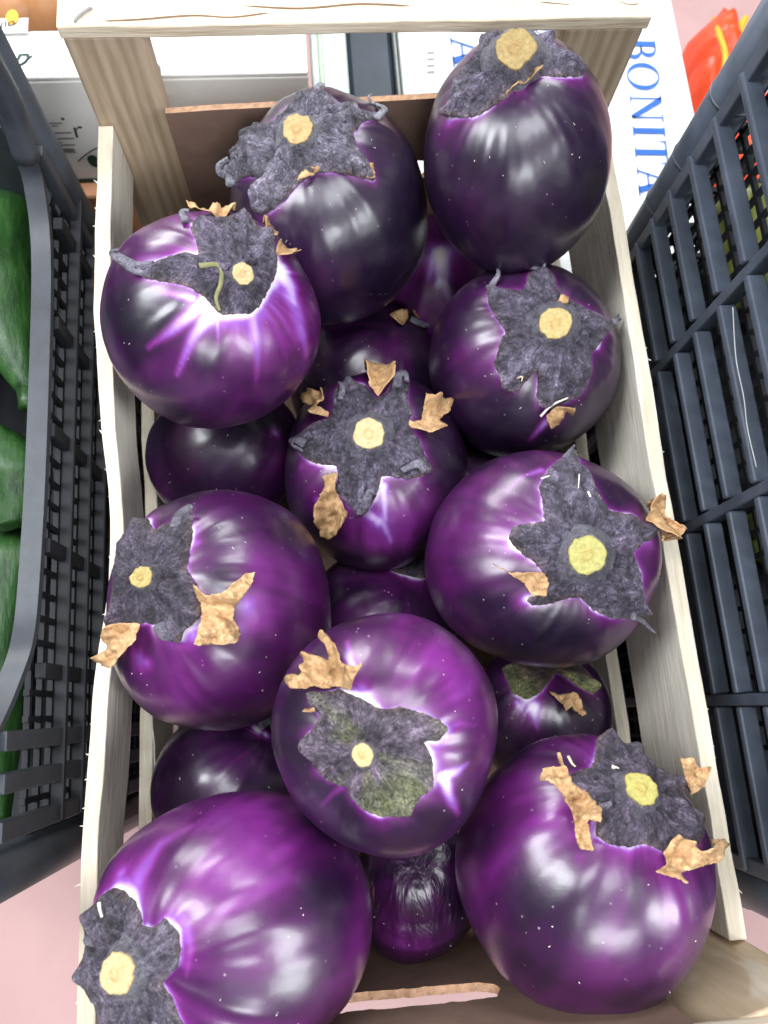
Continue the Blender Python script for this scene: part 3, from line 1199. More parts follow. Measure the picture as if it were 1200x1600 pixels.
mk('C', 'violet eggplant with white flame streaks resting against the left wall',
   Egg((333, 502), (170, 168), (-.0833, .0919, .1859), 3, axis_px=(372, 425), pol=.92, lob=.010), .36,
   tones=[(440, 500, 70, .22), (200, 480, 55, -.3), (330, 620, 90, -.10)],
   whites=[(436, 432, 26, 1.0), (425, 400, 18, .95), (330, 488, 16, .9), (345, 500, 16, .95), (385, 490, 14, .9)],
   streaks=[([(318, 472), (270, 515), (228, 545)], 15, .92), ([(330, 490), (300, 530), (275, 590)], 17, .92), ([(300, 466), (262, 458), (225, 436)], 9, .85), ([(340, 505), (341, 540)], 5, .7), ([(434, 420), (452, 445), (462, 480)], 30, .97), ([(445, 440), (470, 500), (480, 560)], 22, .55), ([(395, 495), (402, 560), (400, 610)], 12, .5)],  # the widest streak, at the right shoulder, paints a glare into the skin
   calyx=zC([(500, 130), (560, 110), (700, 95), (760, 95), (830, 150), (900, 190), (940, 290), (940, 370), (900, 470), (850, 560), (800, 600), (700, 605), (650, 605), (600, 560), (560, 510), (480, 460), (380, 440), (260, 420), (220, 385), (260, 345), (330, 330), (400, 300), (470, 285), (540, 300), (520, 220), (495, 170)]),
   stem=(378, 428), stem_r=16, stem_h=.003, cut=(.66, .50, .28), green=.0, halo=.0026,
   dry=[(zC([(490, 95), (540, 90), (600, 70), (690, 35), (725, 45), (720, 80), (640, 115), (560, 115), (500, 112)]), .004, (350, 345)), (zC([(855, 130), (900, 122), (940, 180), (930, 215), (890, 190)]), .004, (415, 370)), (zC([(930, 240), (1000, 280), (1075, 265), (1030, 290), (980, 320), (940, 310)]), .003, (430, 395))],
   curls=[(zC([(300, 370), (220, 370), (150, 330), (112, 300), (140, 292)]), [.002, .003, .004, .005, .006], .0040, .0010, BLK), (zC([(470, 130), (455, 95), (490, 90)]), [.002, .004, .004], .002, .001, BLK)],
   twigs=[(zC([(545, 380), (620, 375), (650, 400), (645, 470), (625, 530), (640, 590)]), .0015, simple('withered_green', (.20, .19, .09), .7, .3, 200, .3))])
zD = lambda p: Zm(650, 400, 3.636, p)
mk('D', 'dark eggplant with a five pointed grey calyx beside the right wall, far half',
   Egg((818, 565), (149, 152), (.0884, .0842, .1379), 4, axis_px=(866, 505), pol=.94, lob=.010), .15,
   tones=[(725, 560, 50, .22), (800, 650, 60, -.05)], whites=[(862, 655, 13, 1.0), (845, 672, 8, .85), (935, 543, 7, .95)],
   streaks=[([(862, 650), (840, 675), (825, 690)], 10, .9)],
   calyx=zD([(410, 190), (480, 190), (620, 200), (640, 120), (680, 50), (730, 60), (790, 130), (800, 200), (870, 250), (960, 300), (1060, 350), (1130, 375), (1090, 430), (1040, 500), (990, 560), (1000, 640), (980, 710), (920, 800), (850, 830), (760, 850), (700, 840), (685, 800), (690, 650), (640, 690), (560, 780), (500, 740), (480, 690), (445, 620), (470, 540), (490, 470), (510, 430), (440, 330), (410, 270)]),
   stem=(868, 505), stem_r=23, stem_h=.0035, cut=(.62, .49, .22),
   dry=[(zD([(740, 885), (780, 850), (870, 830), (872, 895), (840, 870), (810, 940), (760, 960), (740, 920)]), .003, (860, 632)), (zD([(780, 300), (815, 235), (862, 250), (850, 285)]), .003, (872, 470))],
   curls=[(zD([(420, 200), (445, 165), (475, 130), (475, 95)]), [.001, .003, .005, .006], .0022, .0008, BLK), (zD([(660, 90), (680, 50), (715, 55), (720, 90)]), [.003, .006, .007, .005], .0028, .0012, BLK), (zD([(1110, 380), (1140, 360), (1150, 330)]), [.002, .004, .005], .002, .0006, BLK)],
   twigs=[(zD([(700, 890), (760, 830), (845, 790)]), .0007, FIBRE), (zD([(510, 735), (555, 710)]), .0005, FIBRE), (zD([(575, 685), (605, 680), (600, 705)]), .0006, STRAW)])
zE = lambda p: Zm(430, 560, 3.871, p)
mk('E', 'smaller dark eggplant in the centre with four tan curled sepals around its star calyx',
   Egg((586, 735), (145, 158), (-.0015, .0309, .1111), 5, axis_px=(577, 682), pol=.95, lob=.014, nlob=5), .16,
   tones=[(600, 830, 60, .42), (500, 780, 40, .2), (660, 800, 40, .2)],
   whites=[(596, 768, 12, .95), (592, 815, 10, 1.0), (497, 783, 7, .85), (570, 600, 8, .7), (470, 730, 8, .75)],
   streaks=[([(598, 760), (601, 790), (602, 832)], 9, .9), ([(570, 800), (600, 820), (612, 850)], 10, .7)],
   calyx=zE([(360, 210), (400, 160), (450, 140), (560, 180), (610, 250), (680, 210), (720, 130), (770, 115), (805, 150), (800, 250), (835, 340), (800, 380), (810, 430), (870, 490), (915, 620), (930, 680), (880, 715), (800, 730), (700, 715), (640, 715), (630, 780), (600, 850), (560, 920), (510, 940), (450, 890), (420, 840), (360, 800), (385, 720), (370, 650), (280, 645), (210, 620), (130, 560), (115, 510), (170, 440), (240, 395), (340, 360), (360, 290)]),
   stem=(577, 678), stem_r=22, stem_h=.0045, cut=(.68, .56, .32), halo=.0018,
   dry=[(zE([(540, 65), (630, 40), (690, 60), (710, 110), (705, 170), (650, 215), (620, 245), (570, 190), (560, 110)]), .006, (590, 620)), (zE([(190, 245), (230, 220), (330, 240), (320, 280), (270, 310), (340, 340), (330, 365), (250, 360), (240, 300), (195, 290)]), .006, (517, 650)), (zE([(865, 265), (900, 280), (1020, 280), (1020, 340), (960, 390), (985, 440), (900, 475), (800, 420), (800, 390), (870, 390)]), .006, (638, 665)), (zE([(300, 710), (380, 685), (370, 800), (460, 920), (380, 1050), (330, 1078), (290, 1030), (270, 880), (320, 770)]), .003, (525, 740))],
   curls=[(zE([(730, 190), (735, 140), (770, 125), (785, 165)]), [.003, .006, .007, .006], .0030, .0016, BLK), (zE([(190, 520), (150, 500), (130, 530), (180, 560)]), [.003, .005, .005, .004], .0028, .0012, BLK), (zE([(540, 900), (560, 840), (575, 800), (600, 810)]), [.002, .005, .005, .004], .0028, .0012, BLK), (zE([(900, 670), (850, 640), (760, 680)]), [.002, .004, .003], .003, .0016, BLK), (zE([(405, 260), (415, 190), (395, 165)]), [.003, .005, .004], .002, .001, BLK)])
zF = lambda p: Zm(660, 690, 2.857, p)
mk('F', 'purple eggplant leaning on the right wall with a big yellow-green cut stem',
   Egg((845, 872), (181, 173), (.0811, -.0347, .1489), 6, axis_px=(912, 866), pol=.93, lob=.012), .32,
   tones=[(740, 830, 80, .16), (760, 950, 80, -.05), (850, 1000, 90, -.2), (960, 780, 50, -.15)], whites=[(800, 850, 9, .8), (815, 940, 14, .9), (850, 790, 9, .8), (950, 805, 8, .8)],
   streaks=[([(845, 735), (815, 745), (790, 770)], 8, .6)],
   calyx=zF([(680, 50), (700, 110), (760, 180), (800, 260), (830, 310), (940, 330), (1030, 390), (1020, 440), (980, 450), (935, 500), (970, 590), (985, 680), (985, 750), (940, 785), (850, 790), (760, 750), (700, 690), (650, 695), (580, 720), (500, 730), (460, 700), (540, 670), (560, 620), (520, 560), (470, 520), (400, 460), (390, 420), (420, 380), (480, 370), (545, 360), (540, 290), (520, 200), (570, 120), (620, 80)]),
   stem=(917, 867), stem_r=27, stem_h=.005, cut=(.55, .52, .19), halo=.0018,
   dry=[(zF([(975, 280), (1040, 260), (1070, 228), (1090, 240), (1080, 330), (1185, 385), (1150, 425), (1050, 450), (1020, 400), (980, 340)]), .009, (1000, 815)), (zF([(330, 540), (390, 580), (540, 580), (565, 630), (550, 670), (500, 670), (420, 600), (370, 560)]), .004, (850, 900))],
   curls=[(zF([(930, 770), (980, 800), (1040, 855)]), [.002, .005, .006], .0024, .0005, BLK), (zF([(640, 80), (660, 45), (680, 15)]), [.001, .003, .004], .0022, .0006, BLK), (zF([(985, 730), (990, 755), (1025, 770)]), [.001, .003, .004], .0014, .0005, BLK)],
   twigs=[(zF([(725, 245), (750, 300)]), .0006, FIBRE), (zF([(530, 190), (565, 178)]), .0005, FIBRE), (zF([(690, 170), (685, 230)]), .0004, FIBRE)])
zG = lambda p: Zm(150, 750, 3.243, p)
mk('G', 'purple eggplant pressed to the left wall, dark calyx with two large tan sepals',
   Egg((345, 950), (173, 190), (-.0863, -.0517, .1588), 7, axis_px=(228, 905), pol=.98, lob=.012), .31,
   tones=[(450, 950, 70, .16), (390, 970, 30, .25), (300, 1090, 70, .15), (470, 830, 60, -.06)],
   whites=[(302, 992, 15, 1.0), (217, 1030, 16, .9), (228, 1035, 12, .8), (307, 830, 8, 1.0), (306, 848, 8, .95), (236, 812, 9, .9), (370, 985, 12, .65), (385, 945, 14, .7), (272, 815, 5, .8)],
   calyx=zG([(205, 190), (270, 200), (310, 275), (350, 245), (420, 215), (470, 170), (495, 190), (490, 300), (460, 450), (510, 530), (535, 620), (525, 700), (450, 760), (430, 812), (370, 798), (320, 740), (250, 722), (110, 740), (80, 720), (85, 640), (115, 560), (100, 450), (90, 340), (135, 245)]),
   stem=(222, 902), stem_r=16, stem_h=.0035, cut=(.50, .40, .16), calyx_col=(.085, .078, .096), tilt=.4,
   dry=[(zG([(500, 530), (560, 590), (640, 580), (740, 490), (790, 480), (770, 540), (700, 640), (690, 700), (730, 770), (700, 810), (510, 825), (540, 690)]), .003, (312, 945)), (zG([(110, 740), (150, 720), (240, 720), (240, 800), (180, 870), (120, 930), (60, 910), (60, 870), (100, 850), (80, 790)]), .007, (215, 975))],
   curls=[(zG([(410, 250), (430, 200), (480, 165), (495, 170)]), [.002, .004, .005, .005], .0030, .0012, BLK), (zG([(330, 730), (360, 780), (420, 780)]), [.003, .004, .003], .003, .002, BLK)])
zH = lambda p: Zm(410, 950, 3.077, p)
mk('H', 'bright magenta purple eggplant on top with a green tinged calyx, near the middle',
   Egg((603, 1150), (180, 188), (-.0113, -.1167, .2216), 8, axis_px=(575, 1165), pol=.90, lob=.018, nlob=3, dpx=(1, -11), shrink=.97), .33,
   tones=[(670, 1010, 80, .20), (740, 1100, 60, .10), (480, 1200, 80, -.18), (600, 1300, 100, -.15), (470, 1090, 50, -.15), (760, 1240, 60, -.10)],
   whites=[(547, 1033, 15, .95), (565, 1082, 18, 1.0), (580, 1092, 14, .9), (690, 1218, 26, 1.0), (697, 1150, 12, .95), (700, 1140, 8, .9)],
   streaks=[([(690, 1215), (715, 1205), (732, 1192)], 14, .95), ([(695, 1220), (705, 1250), (718, 1275)], 14, .95), ([(550, 1040), (545, 1020), (542, 1000)], 12, .8), ([(540, 1225), (520, 1240), (500, 1262)], 8, .55), ([(697, 1150), (695, 1175)], 6, .8), ([(690, 1140), (720, 1130), (745, 1135)], 8, .5)],
   calyx=zH([(240, 420), (380, 395), (480, 440), (555, 480), (600, 490), (650, 475), (780, 510), (865, 575), (840, 635), (770, 640), (815, 720), (805, 840), (760, 890), (700, 960), (640, 990), (560, 1000), (480, 960), (420, 900), (410, 840), (320, 835), (270, 780), (215, 670), (220, 610), (270, 560), (275, 510), (240, 470)]),
   stem=(567, 1178), stem_r=15, stem_h=.0035, cut=(.66, .55, .28), green=.52, calyx_col=(.165, .145, .165), halo=.0017,
   dry=[(zH([(290, 170), (320, 148), (345, 180), (380, 220), (400, 290), (440, 320), (500, 310), (440, 410), (380, 390), (280, 400), (220, 420), (175, 390), (190, 355), (250, 360), (235, 255), (330, 270), (335, 220)]), .005, (530, 1085)), (zH([(220, 490), (260, 480), (268, 500), (230, 505)]), .001, (495, 1110))])
zI = lambda p: Zm(100, 1230, 2.4, p)
mk('I', 'large purple eggplant in the near left corner, stem towards the left rim',
   Egg((365, 1440), (216, 196), (-.0771, -.1849, .2003), 9, axis_px=(215, 1508), pol=1.0, lob=.010), .40,
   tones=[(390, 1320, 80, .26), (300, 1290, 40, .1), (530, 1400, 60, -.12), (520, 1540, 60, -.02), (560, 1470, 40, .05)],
   whites=[(213, 1380, 22, .92), (190, 1365, 14, .8), (277, 1430, 14, .75), (285, 1460, 12, .6), (200, 1400, 12, .9)],
   streaks=[([(215, 1370), (250, 1320), (300, 1290)], 26, .5), ([(285, 1440), (298, 1480), (290, 1530)], 14, .55)],
   calyx=zI([(205, 375), (260, 415), (290, 470), (295, 520), (345, 525), (380, 490), (430, 540), (440, 600), (430, 670), (370, 730), (410, 790), (450, 888), (460, 960), (300, 990), (160, 930), (95, 800), (72, 690), (90, 590), (105, 480), (145, 405)]),
   stem=(184, 1521), stem_r=25, stem_h=.0035, cut=(.68, .54, .30), tilt=.25, calyx_col=(.130, .125, .145),
   twigs=[(zI([(168, 440), (172, 465), (180, 490)]), .0008, FIBRE)],
   curls=[(zI([(100, 570), (130, 580), (140, 540)]), [.003, .003, .003], .0018, .0008, BLK)])
zJ = lambda p: Zm(700, 1100, 2.4, p)
mk('J', 'large purple eggplant in the near right corner with torn tan sepals hanging round its calyx',
   Egg((915, 1362), (200, 205), (.0718, -.1799, .1918), 10, axis_px=(995, 1240), pol=.97, lob=.014, nlob=5, dpx=(-5, -9), shrink=.955), .38,
   tones=[(850, 1250, 60, .1), (1040, 1420, 50, .08), (920, 1500, 90, -.02), (790, 1190, 60, -.12)], whites=[(960, 1310, 8, .45), (905, 1340, 8, .45)],
   calyx=zJ([(655, 30), (670, 90), (700, 180), (760, 240), (870, 270), (900, 290), (895, 380), (930, 430), (945, 510), (900, 560), (800, 555), (740, 525), (680, 540), (600, 525), (550, 490), (560, 440), (500, 350), (455, 330), (460, 270), (540, 240), (560, 140), (610, 80)]),
   stem=(1003, 1233), stem_r=25, stem_h=.0035, cut=(.52, .47, .15), calyx_col=(.098, .088, .108), halo=.0010,
   dry=[(zJ([(360, 320), (380, 285), (450, 270), (470, 330), (530, 350), (570, 410), (565, 465), (520, 450), (540, 560), (490, 545), (470, 420), (430, 350)]), .005, (930, 1250)), (zJ([(735, 625), (790, 610), (820, 500), (880, 520), (920, 560), (990, 505), (985, 590), (900, 620), (845, 630), (850, 665), (800, 640)]), .004, (1040, 1335)), (zJ([(870, 205), (920, 200), (940, 240), (990, 235), (960, 310), (910, 345), (890, 280)]), .008, (1070, 1235)), (zJ([(415, 215), (428, 208), (442, 255), (430, 262)]), .003, (885, 1215))],
   curls=[(zJ([(570, 395), (600, 385), (608, 375)]), [.002, .003, .004], .0018, .0006, BLK)],
   twigs=[(zJ([(455, 225), (468, 250), (480, 262)]), .0007, STRAW), (zJ([(605, 265), (630, 272)]), .0009, FIBRE)])

# lower layer
LOW = (140, 100)
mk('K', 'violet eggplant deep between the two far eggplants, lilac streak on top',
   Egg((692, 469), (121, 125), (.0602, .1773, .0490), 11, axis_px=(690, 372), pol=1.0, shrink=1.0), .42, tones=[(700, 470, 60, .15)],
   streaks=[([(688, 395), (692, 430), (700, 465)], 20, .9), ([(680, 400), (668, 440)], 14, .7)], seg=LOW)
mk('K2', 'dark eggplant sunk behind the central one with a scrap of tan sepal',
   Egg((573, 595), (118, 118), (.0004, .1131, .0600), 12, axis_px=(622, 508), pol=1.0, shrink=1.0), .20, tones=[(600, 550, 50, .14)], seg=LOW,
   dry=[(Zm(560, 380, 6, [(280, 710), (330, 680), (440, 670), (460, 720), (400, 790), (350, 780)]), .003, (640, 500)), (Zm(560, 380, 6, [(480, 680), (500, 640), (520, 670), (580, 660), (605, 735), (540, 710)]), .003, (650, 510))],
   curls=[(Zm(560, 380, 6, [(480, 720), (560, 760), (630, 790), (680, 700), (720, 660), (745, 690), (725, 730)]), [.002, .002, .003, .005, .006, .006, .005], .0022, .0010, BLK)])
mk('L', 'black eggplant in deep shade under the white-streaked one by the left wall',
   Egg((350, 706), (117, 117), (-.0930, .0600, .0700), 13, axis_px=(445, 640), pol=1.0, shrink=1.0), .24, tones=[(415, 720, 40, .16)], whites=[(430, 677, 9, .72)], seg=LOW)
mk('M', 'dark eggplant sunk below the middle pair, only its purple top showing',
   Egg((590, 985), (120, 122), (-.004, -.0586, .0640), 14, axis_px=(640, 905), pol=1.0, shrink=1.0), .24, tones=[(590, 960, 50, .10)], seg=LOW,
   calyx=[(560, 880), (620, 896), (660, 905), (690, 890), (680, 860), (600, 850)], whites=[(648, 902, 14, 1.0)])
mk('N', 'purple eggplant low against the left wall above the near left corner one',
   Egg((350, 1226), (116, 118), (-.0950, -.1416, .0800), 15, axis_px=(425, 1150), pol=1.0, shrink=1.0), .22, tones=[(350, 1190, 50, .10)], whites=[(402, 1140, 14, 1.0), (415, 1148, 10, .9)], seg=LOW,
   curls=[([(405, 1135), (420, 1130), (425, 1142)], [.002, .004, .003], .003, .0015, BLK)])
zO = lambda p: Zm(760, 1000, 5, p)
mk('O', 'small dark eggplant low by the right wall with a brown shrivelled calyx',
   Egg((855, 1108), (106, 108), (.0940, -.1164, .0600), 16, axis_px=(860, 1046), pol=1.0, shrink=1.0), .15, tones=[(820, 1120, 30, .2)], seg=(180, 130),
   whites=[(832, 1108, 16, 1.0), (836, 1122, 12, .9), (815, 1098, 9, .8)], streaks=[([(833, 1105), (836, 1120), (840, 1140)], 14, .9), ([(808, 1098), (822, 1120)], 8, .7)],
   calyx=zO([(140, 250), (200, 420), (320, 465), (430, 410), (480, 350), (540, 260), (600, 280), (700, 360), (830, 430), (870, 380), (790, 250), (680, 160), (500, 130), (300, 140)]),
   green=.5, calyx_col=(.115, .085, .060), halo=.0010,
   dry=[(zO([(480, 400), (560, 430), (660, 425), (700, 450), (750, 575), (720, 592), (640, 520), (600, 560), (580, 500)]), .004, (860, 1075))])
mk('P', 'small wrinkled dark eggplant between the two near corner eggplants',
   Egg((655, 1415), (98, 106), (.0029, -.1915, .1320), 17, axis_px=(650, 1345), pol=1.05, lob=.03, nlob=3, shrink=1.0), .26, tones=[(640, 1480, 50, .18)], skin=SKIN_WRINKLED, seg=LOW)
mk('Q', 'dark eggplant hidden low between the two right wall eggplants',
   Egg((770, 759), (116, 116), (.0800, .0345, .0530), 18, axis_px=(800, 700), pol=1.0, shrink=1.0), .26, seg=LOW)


# ------------------------------------------------------------------ black plastic crates
def lattice(mb, x, y0, y1, z0, z1, dy, dz, w):
    y = y0
    while y < y1:
        mb.box(x - w * .5, x + w * .5, y, y + w, z0, z1)
        y += dy
    z = z0
    while z < z1:
        mb.box(x - w * .6, x + w * .4, y0, y1, z, z + w)
        z += dz


def lattice_y(mb, y, x0, x1, z0, z1, dx, dz, w):
    x = x0
    while x < x1:
        mb.box(x, x + w, y - w * .5, y + w * .5, z0, z1)
        x += dx
    z = z0
    while z < z1:
        mb.box(x0, x1, y - w * .6, y + w * .4, z, z + w)
        z += dz


# right crate: its long lattice wall faces the wooden crate
rc = thing('plastic_crate', (.36, -.02, -.10), 'black plastic lattice crate standing to the right of the wooden crate', 'plastic crate')
XR = .176
ribs = [.175, .085, -.017, -.115, -.205]
zr = [.020, .046, .072, .098, .120, .145, .171, .199, .227, .255, .283, .311]
for z in zr:
    for a, b in zip(ribs[:-1], ribs[1:]):
        mb = MB()
        mb.box(XR - .001, XR + .0085, b + .0035, a - .0035, z - .0022, z + .0022)
        mb.build('rail', PLASTIC, rc, bevel=.0012)
for y in ribs[1:-1]:
    mb = MB()
    mb.box(XR + .0010, XR + .0100, y - .0030, y + .0030, -.098, .330)
    mb.build('rib', PLASTIC, rc, bevel=.0008)
for y in (ribs[0] + .008, ribs[-1] - .008):
    mb = MB()
    mb.tube([(XR + .012, y, -.099), (XR + .012, y, .335)], .0125, 20)
    mb.build('corner_post', PLASTIC, rc, True)
    for z in (.10, .145, .185, .23):
        mb = MB()
        mb.tube([(XR + .012, y, z - .0006), (XR + .012, y, z + .0006)], .0131, 20)
        mb.build('seam_ring', PLASTIC, rc, True)
    mb = MB()
    s = -1 if y > 0 else 1
    mb.box(XR + .001, XR + .006, min(y + s * .010, y + s * .018), max(y + s * .010, y + s * .018), -.098, .33)
    mb.build('corner_flange', PLASTIC, rc, bevel=.0008)
mb = MB()
lattice(mb, XR + .022, -.205, .178, -.09, .33, .0125, .0145, .0026)
mb.build('lattice_wall', PLASTIC_SHADED, rc)
mb = MB()
lattice_y(mb, .190, XR + .02, .56, -.09, .33, .016, .018, .0035)
mb.build('lattice_wall', PLASTIC_SHADED, rc)
mb = MB()
mb.box(XR + .02, .56, -.214, -.210, -.09, .33)
mb.build('end_wall', PLASTIC, rc)
mb = MB()
mb.box(.556, .560, -.21, .188, -.09, .33)
mb.build('side_wall', PLASTIC, rc)
mb = MB()
mb.box(XR + .014, .556, -.209, .186, -.1, -.096)
mb.build('base', PLASTIC_SHADED, rc)
mb = MB()
mb.box(XR - .002, XR + .020, -.195, .165, .325, .338)
mb.build('rim', PLASTIC, rc, bevel=.003)

# peppers in the right crate
def lump(name, c, r, seed, mat, label, cat, group, ax=(1, 1, 1), lob=.12, k=4):
    th = np.linspace(0, 2 * math.pi, 28, endpoint=False)
    ph = np.linspace(0, math.pi, 18)
    v, f = [], []
    c = np.array(c)
    for p in ph:
        for t in th:
            d = np.array([math.cos(t) * math.sin(p), math.sin(t) * math.sin(p), math.cos(p)])
            rr = r * (1 + lob * math.cos(k * t + seed) * math.sin(p)) * (1 + .08 * float(vnoise(d[None] * 1.5 + seed, seed)[0]))
            v.append(c + d * rr * np.array(ax))
    for i in range(17):
        for j in range(28):
            j2 = (j + 1) % 28
            f.append((i * 28 + j, (i + 1) * 28 + j, (i + 1) * 28 + j2, i * 28 + j2))
    return v, f


rp = random.Random(3)
pep = [(.245, .150), (.250, .070), (.243, -.02), (.252, -.10), (.325, .135), (.33, .04), (.325, -.06), (.40, .10), (.41, 0)]
for k, (x, y) in enumerate(pep):
    root = thing('green_pepper', (x, y, .10), 'yellow-green pepper glimpsed behind the lattice of the right black crate', 'pepper', 'peppers in the right plastic crate')
    v, f = lump('b', (x, y, .10 + .042 + .03 * (k % 2)), .040, k + 3, PEPPER, '', '', '', (rp.uniform(.85, 1), rp.uniform(.95, 1.15), 1.0))
    mesh('flesh', v, f, PEPPER, root, True)
    mb = MB()
    mb.tube(catmull([(x, y, .178 + .03 * (k % 2)), (x + .004, y + .004, .190 + .03 * (k % 2)), (x + .012, y + .006, .198 + .03 * (k % 2))]), .0045, 8)
    mb.build('stalk', PEPPER, root, True)
mb = MB()
mb.box(XR + .03, .55, -.20, .17, -.09, .098)
tag(mb.build('produce_tray', PLASTIC_SHADED, None, bevel=.004), 'dark tray under the peppers inside the right black crate', 'tray')
mb = MB()
mb.tube(catmull([at_x(1145, 480, XR - .003), at_x(1150, 560, XR - .004), at_x(1162, 620, XR - .004), at_x(1168, 670, XR - .003), at_x(1182, 730, XR - .003)]), .00028, 6)
tag(mb.build('loose_string', GREY_CARD, None, True), 'thin pale string hanging down the lattice of the right black crate', 'string')

# left crate with a dipped rim, zucchini inside
lc = thing('plastic_crate', (-.37, .04, -.10), 'black plastic crate of zucchini standing left of the wooden crate', 'plastic crate')
XL = -.181
path = [(.216, .262), (.213, .236), (.208, .208), (.201, .182), (.190, .164), (.150, .150), (.044, .146), (-.028, .148), (-.060, .153), (-.080, .166), (-.100, .184), (-.118, .205), (-.128, .235)]
ys = catmull([(XL, a, b) for a, b in path], 16)
v, f = [], []
for p in ys:
    for dx, dz in ((.0015, -.005), (-.0095, -.005), (-.0095, .0), (.0015, .0)):
        v.append((p[0] + dx, p[1], p[2] + dz))
for k in range(len(ys) - 1):
    for j in range(4):
        j2 = (j + 1) % 4
        f.append((k * 4 + j, k * 4 + j2, k * 4 + 4 + j2, k * 4 + 4 + j))
f += [(3, 2, 1, 0), tuple(len(v) - 4 + k for k in range(4))]
o = mesh('rim', v, [t[::-1] for t in f], PLASTIC_DARK, lc)
o.data.polygons.foreach_set('use_smooth', [True] * len(o.data.polygons))
b_ = o.modifiers.new('bevel', 'BEVEL')
b_.width = .0012
b_.segments = 2
b_.limit_method = 'ANGLE'
b_.harden_normals = True
for yc in (.224, -.165):
    mb = MB()
    mb.tube([(XL - .006, yc, -.099), (XL - .006, yc, .28)], .0125, 20)
    mb.build('corner_post', PLASTIC_DARK, lc, True)
mb = MB()
mb.box(XL - .004, XL + .004, .204, .211, -.098, .175)
mb.build('corner_flange', PLASTIC_DARK, lc, bevel=.001)
mb = MB()
mb.tube(catmull([(XL - .003, .214, .262), (XL - .001, .211, .232), (XL, .207, .206), (XL - .003, .199, .178)]), [.007] * 16, 10)
mb.build('rim_bracket', PLASTIC_DARK, lc, True)
for k, y in enumerate((.185, .12, .055, -.01, -.075)):
    mb = MB()
    mb.box(XL - .002, XL + .0035, y - .004, y + .004, -.098, .141)
    mb.build('rib', PLASTIC_SHADED, lc, bevel=.0008)  # darkened copy of the plastic, for the shaded gap between the crates
for k, y in enumerate((-.108, -.126, -.146)):
    mb = MB()
    mb.box(XL - .002, XL + .0045, y - .0045, y + .0045, -.098, .185)
    mb.build('rib', PLASTIC_DARK, lc, bevel=.0008)
for z in (.115, .085, .055, .025, -.005):
    mb = MB()
    mb.box(XL - .0010, XL + .0060, -.150, .222, z - .002, z + .002)
    mb.build('rail', PLASTIC_SHADED, lc, bevel=.0008)
mb = MB()
lattice(mb, XL - .006, -.152, .225, -.09, .140, .013, .015, .0030)
mb.build('lattice_wall', PLASTIC_SHADED, lc)
mb = MB()
mb.box(-.56, XL - .012, .236, .240, -.09, .16)
mb.build('end_wall', PLASTIC_DARK, lc)
mb = MB()
mb.box(-.56, XL - .012, -.170, -.166, -.09, .16)
mb.build('end_wall', PLASTIC_DARK, lc)
mb = MB()
mb.box(-.564, -.560, -.17, .24, -.09, .16)
mb.build('side_wall', PLASTIC_DARK, lc)
mb = MB()
mb.box(-.558, XL - .010, -.165, .235, -.1, -.096)
mb.build('base', PLASTIC_SHADED, lc)


def zucchini(p0, p1, r, label, seed):
    p0, p1 = np.array(p0), np.array(p1)
    root = thing('zucchini', p0 - np.array([0, 0, r]), label, 'zucchini', 'zucchini in the left plastic crate')
    n, sg = 40, 28
    ax = p1 - p0
    L = np.linalg.norm(ax)
    ax = ax / L
    u1 = unit(np.cross(ax, (0, 0, 1)))
    u2 = np.cross(u1, ax)
    v, f = [], []
    for i in range(n):
        t = i / (n - 1)
        rr = r * (min(1, (t / .10)) ** .5 if t < .10 else 1) * (1 if t < .55 else 1 - .72 * ((t - .55) / .45) ** 1.6)
        bend = .012 * math.sin(t * math.pi)
        for j in range(sg):
            a = 2 * math.pi * j / sg
            q = rr * (1 + .022 * math.cos(a * 8)) * (1 + .02 * math.sin(9 * t + seed))
            v.append(p0 + ax * L * t + u1 * (q * math.cos(a) + bend) + u2 * q * math.sin(a))
    for i in range(n - 1):
        for j in range(sg):
            j2 = (j + 1) % sg
            f.append((i * sg + j, (i + 1) * sg + j, (i + 1) * sg + j2, i * sg + j2))
    f.append(tuple(range(sg)))
    f.append(tuple(range((n - 1) * sg, n * sg))[::-1])
    mesh('skin', v, f, ZUC, root, True)
    mb = MB()
    mb.tube([p1 - ax * .004, p1 + ax * .006, p1 + ax * .012], [r * .30, r * .26, r * .28], 7)
    mb.build('stalk', ZUC, root, True)
    return root


zucchini(at_z(12, 270, .085), at_z(42, 610, .090), .023, 'long zucchini pointing towards the viewer inside the left black crate, uppermost of its heap', 1)
zucchini(at_z(12, 830, .060), at_z(-20, 660, .085), .021, 'zucchini lying below the pointed one at the left picture edge', 2)
zucchini((-.235, .03, .035), (-.235, -.155, .05), .021, 'zucchini deep at the near end of the left black crate', 3)
zucchini((-.280, .20, .055), (-.275, -.02, .06), .024, 'zucchini in the second row of the left black crate', 4)
mb = MB()
mb.box(-.55, XL - .02, -.16, .23, -.09, .012)
tag(mb.build('produce_tray', PLASTIC_SHADED, None, bevel=.004), 'dark tray under the zucchini inside the left black crate', 'tray')

# ------------------------------------------------------------------ what the crate stands on
mb = MB()
mb.box(-.115, .115, -.205, .155, -.449, -.0065)
st = mb.build('display_plinth', PLASTIC_SHADED, None, bevel=.004)
tag(st, 'dark plinth hidden under the wooden crate', 'plinth')

# ------------------------------------------------------------------ cardboard boxes behind
ZB = -.0070
bx = thing('banana_box', (.18, .5, -.449), 'white cardboard box with blue serif lettering under the far right corner of the wooden crate', 'cardboard box')
mb = MB()
mb.box(.054, .311, .165, .72, -.449, ZB)
mb.build('carton', WHITE_CARD, bx, bevel=.002)


def arc(cx, cy, rx, ry, a0, a1, n=18):
    return [(cx + rx * math.cos(math.radians(a0 + (a1 - a0) * k / n)), cy + ry * math.sin(math.radians(a0 + (a1 - a0) * k / n))) for k in range(n + 1)]


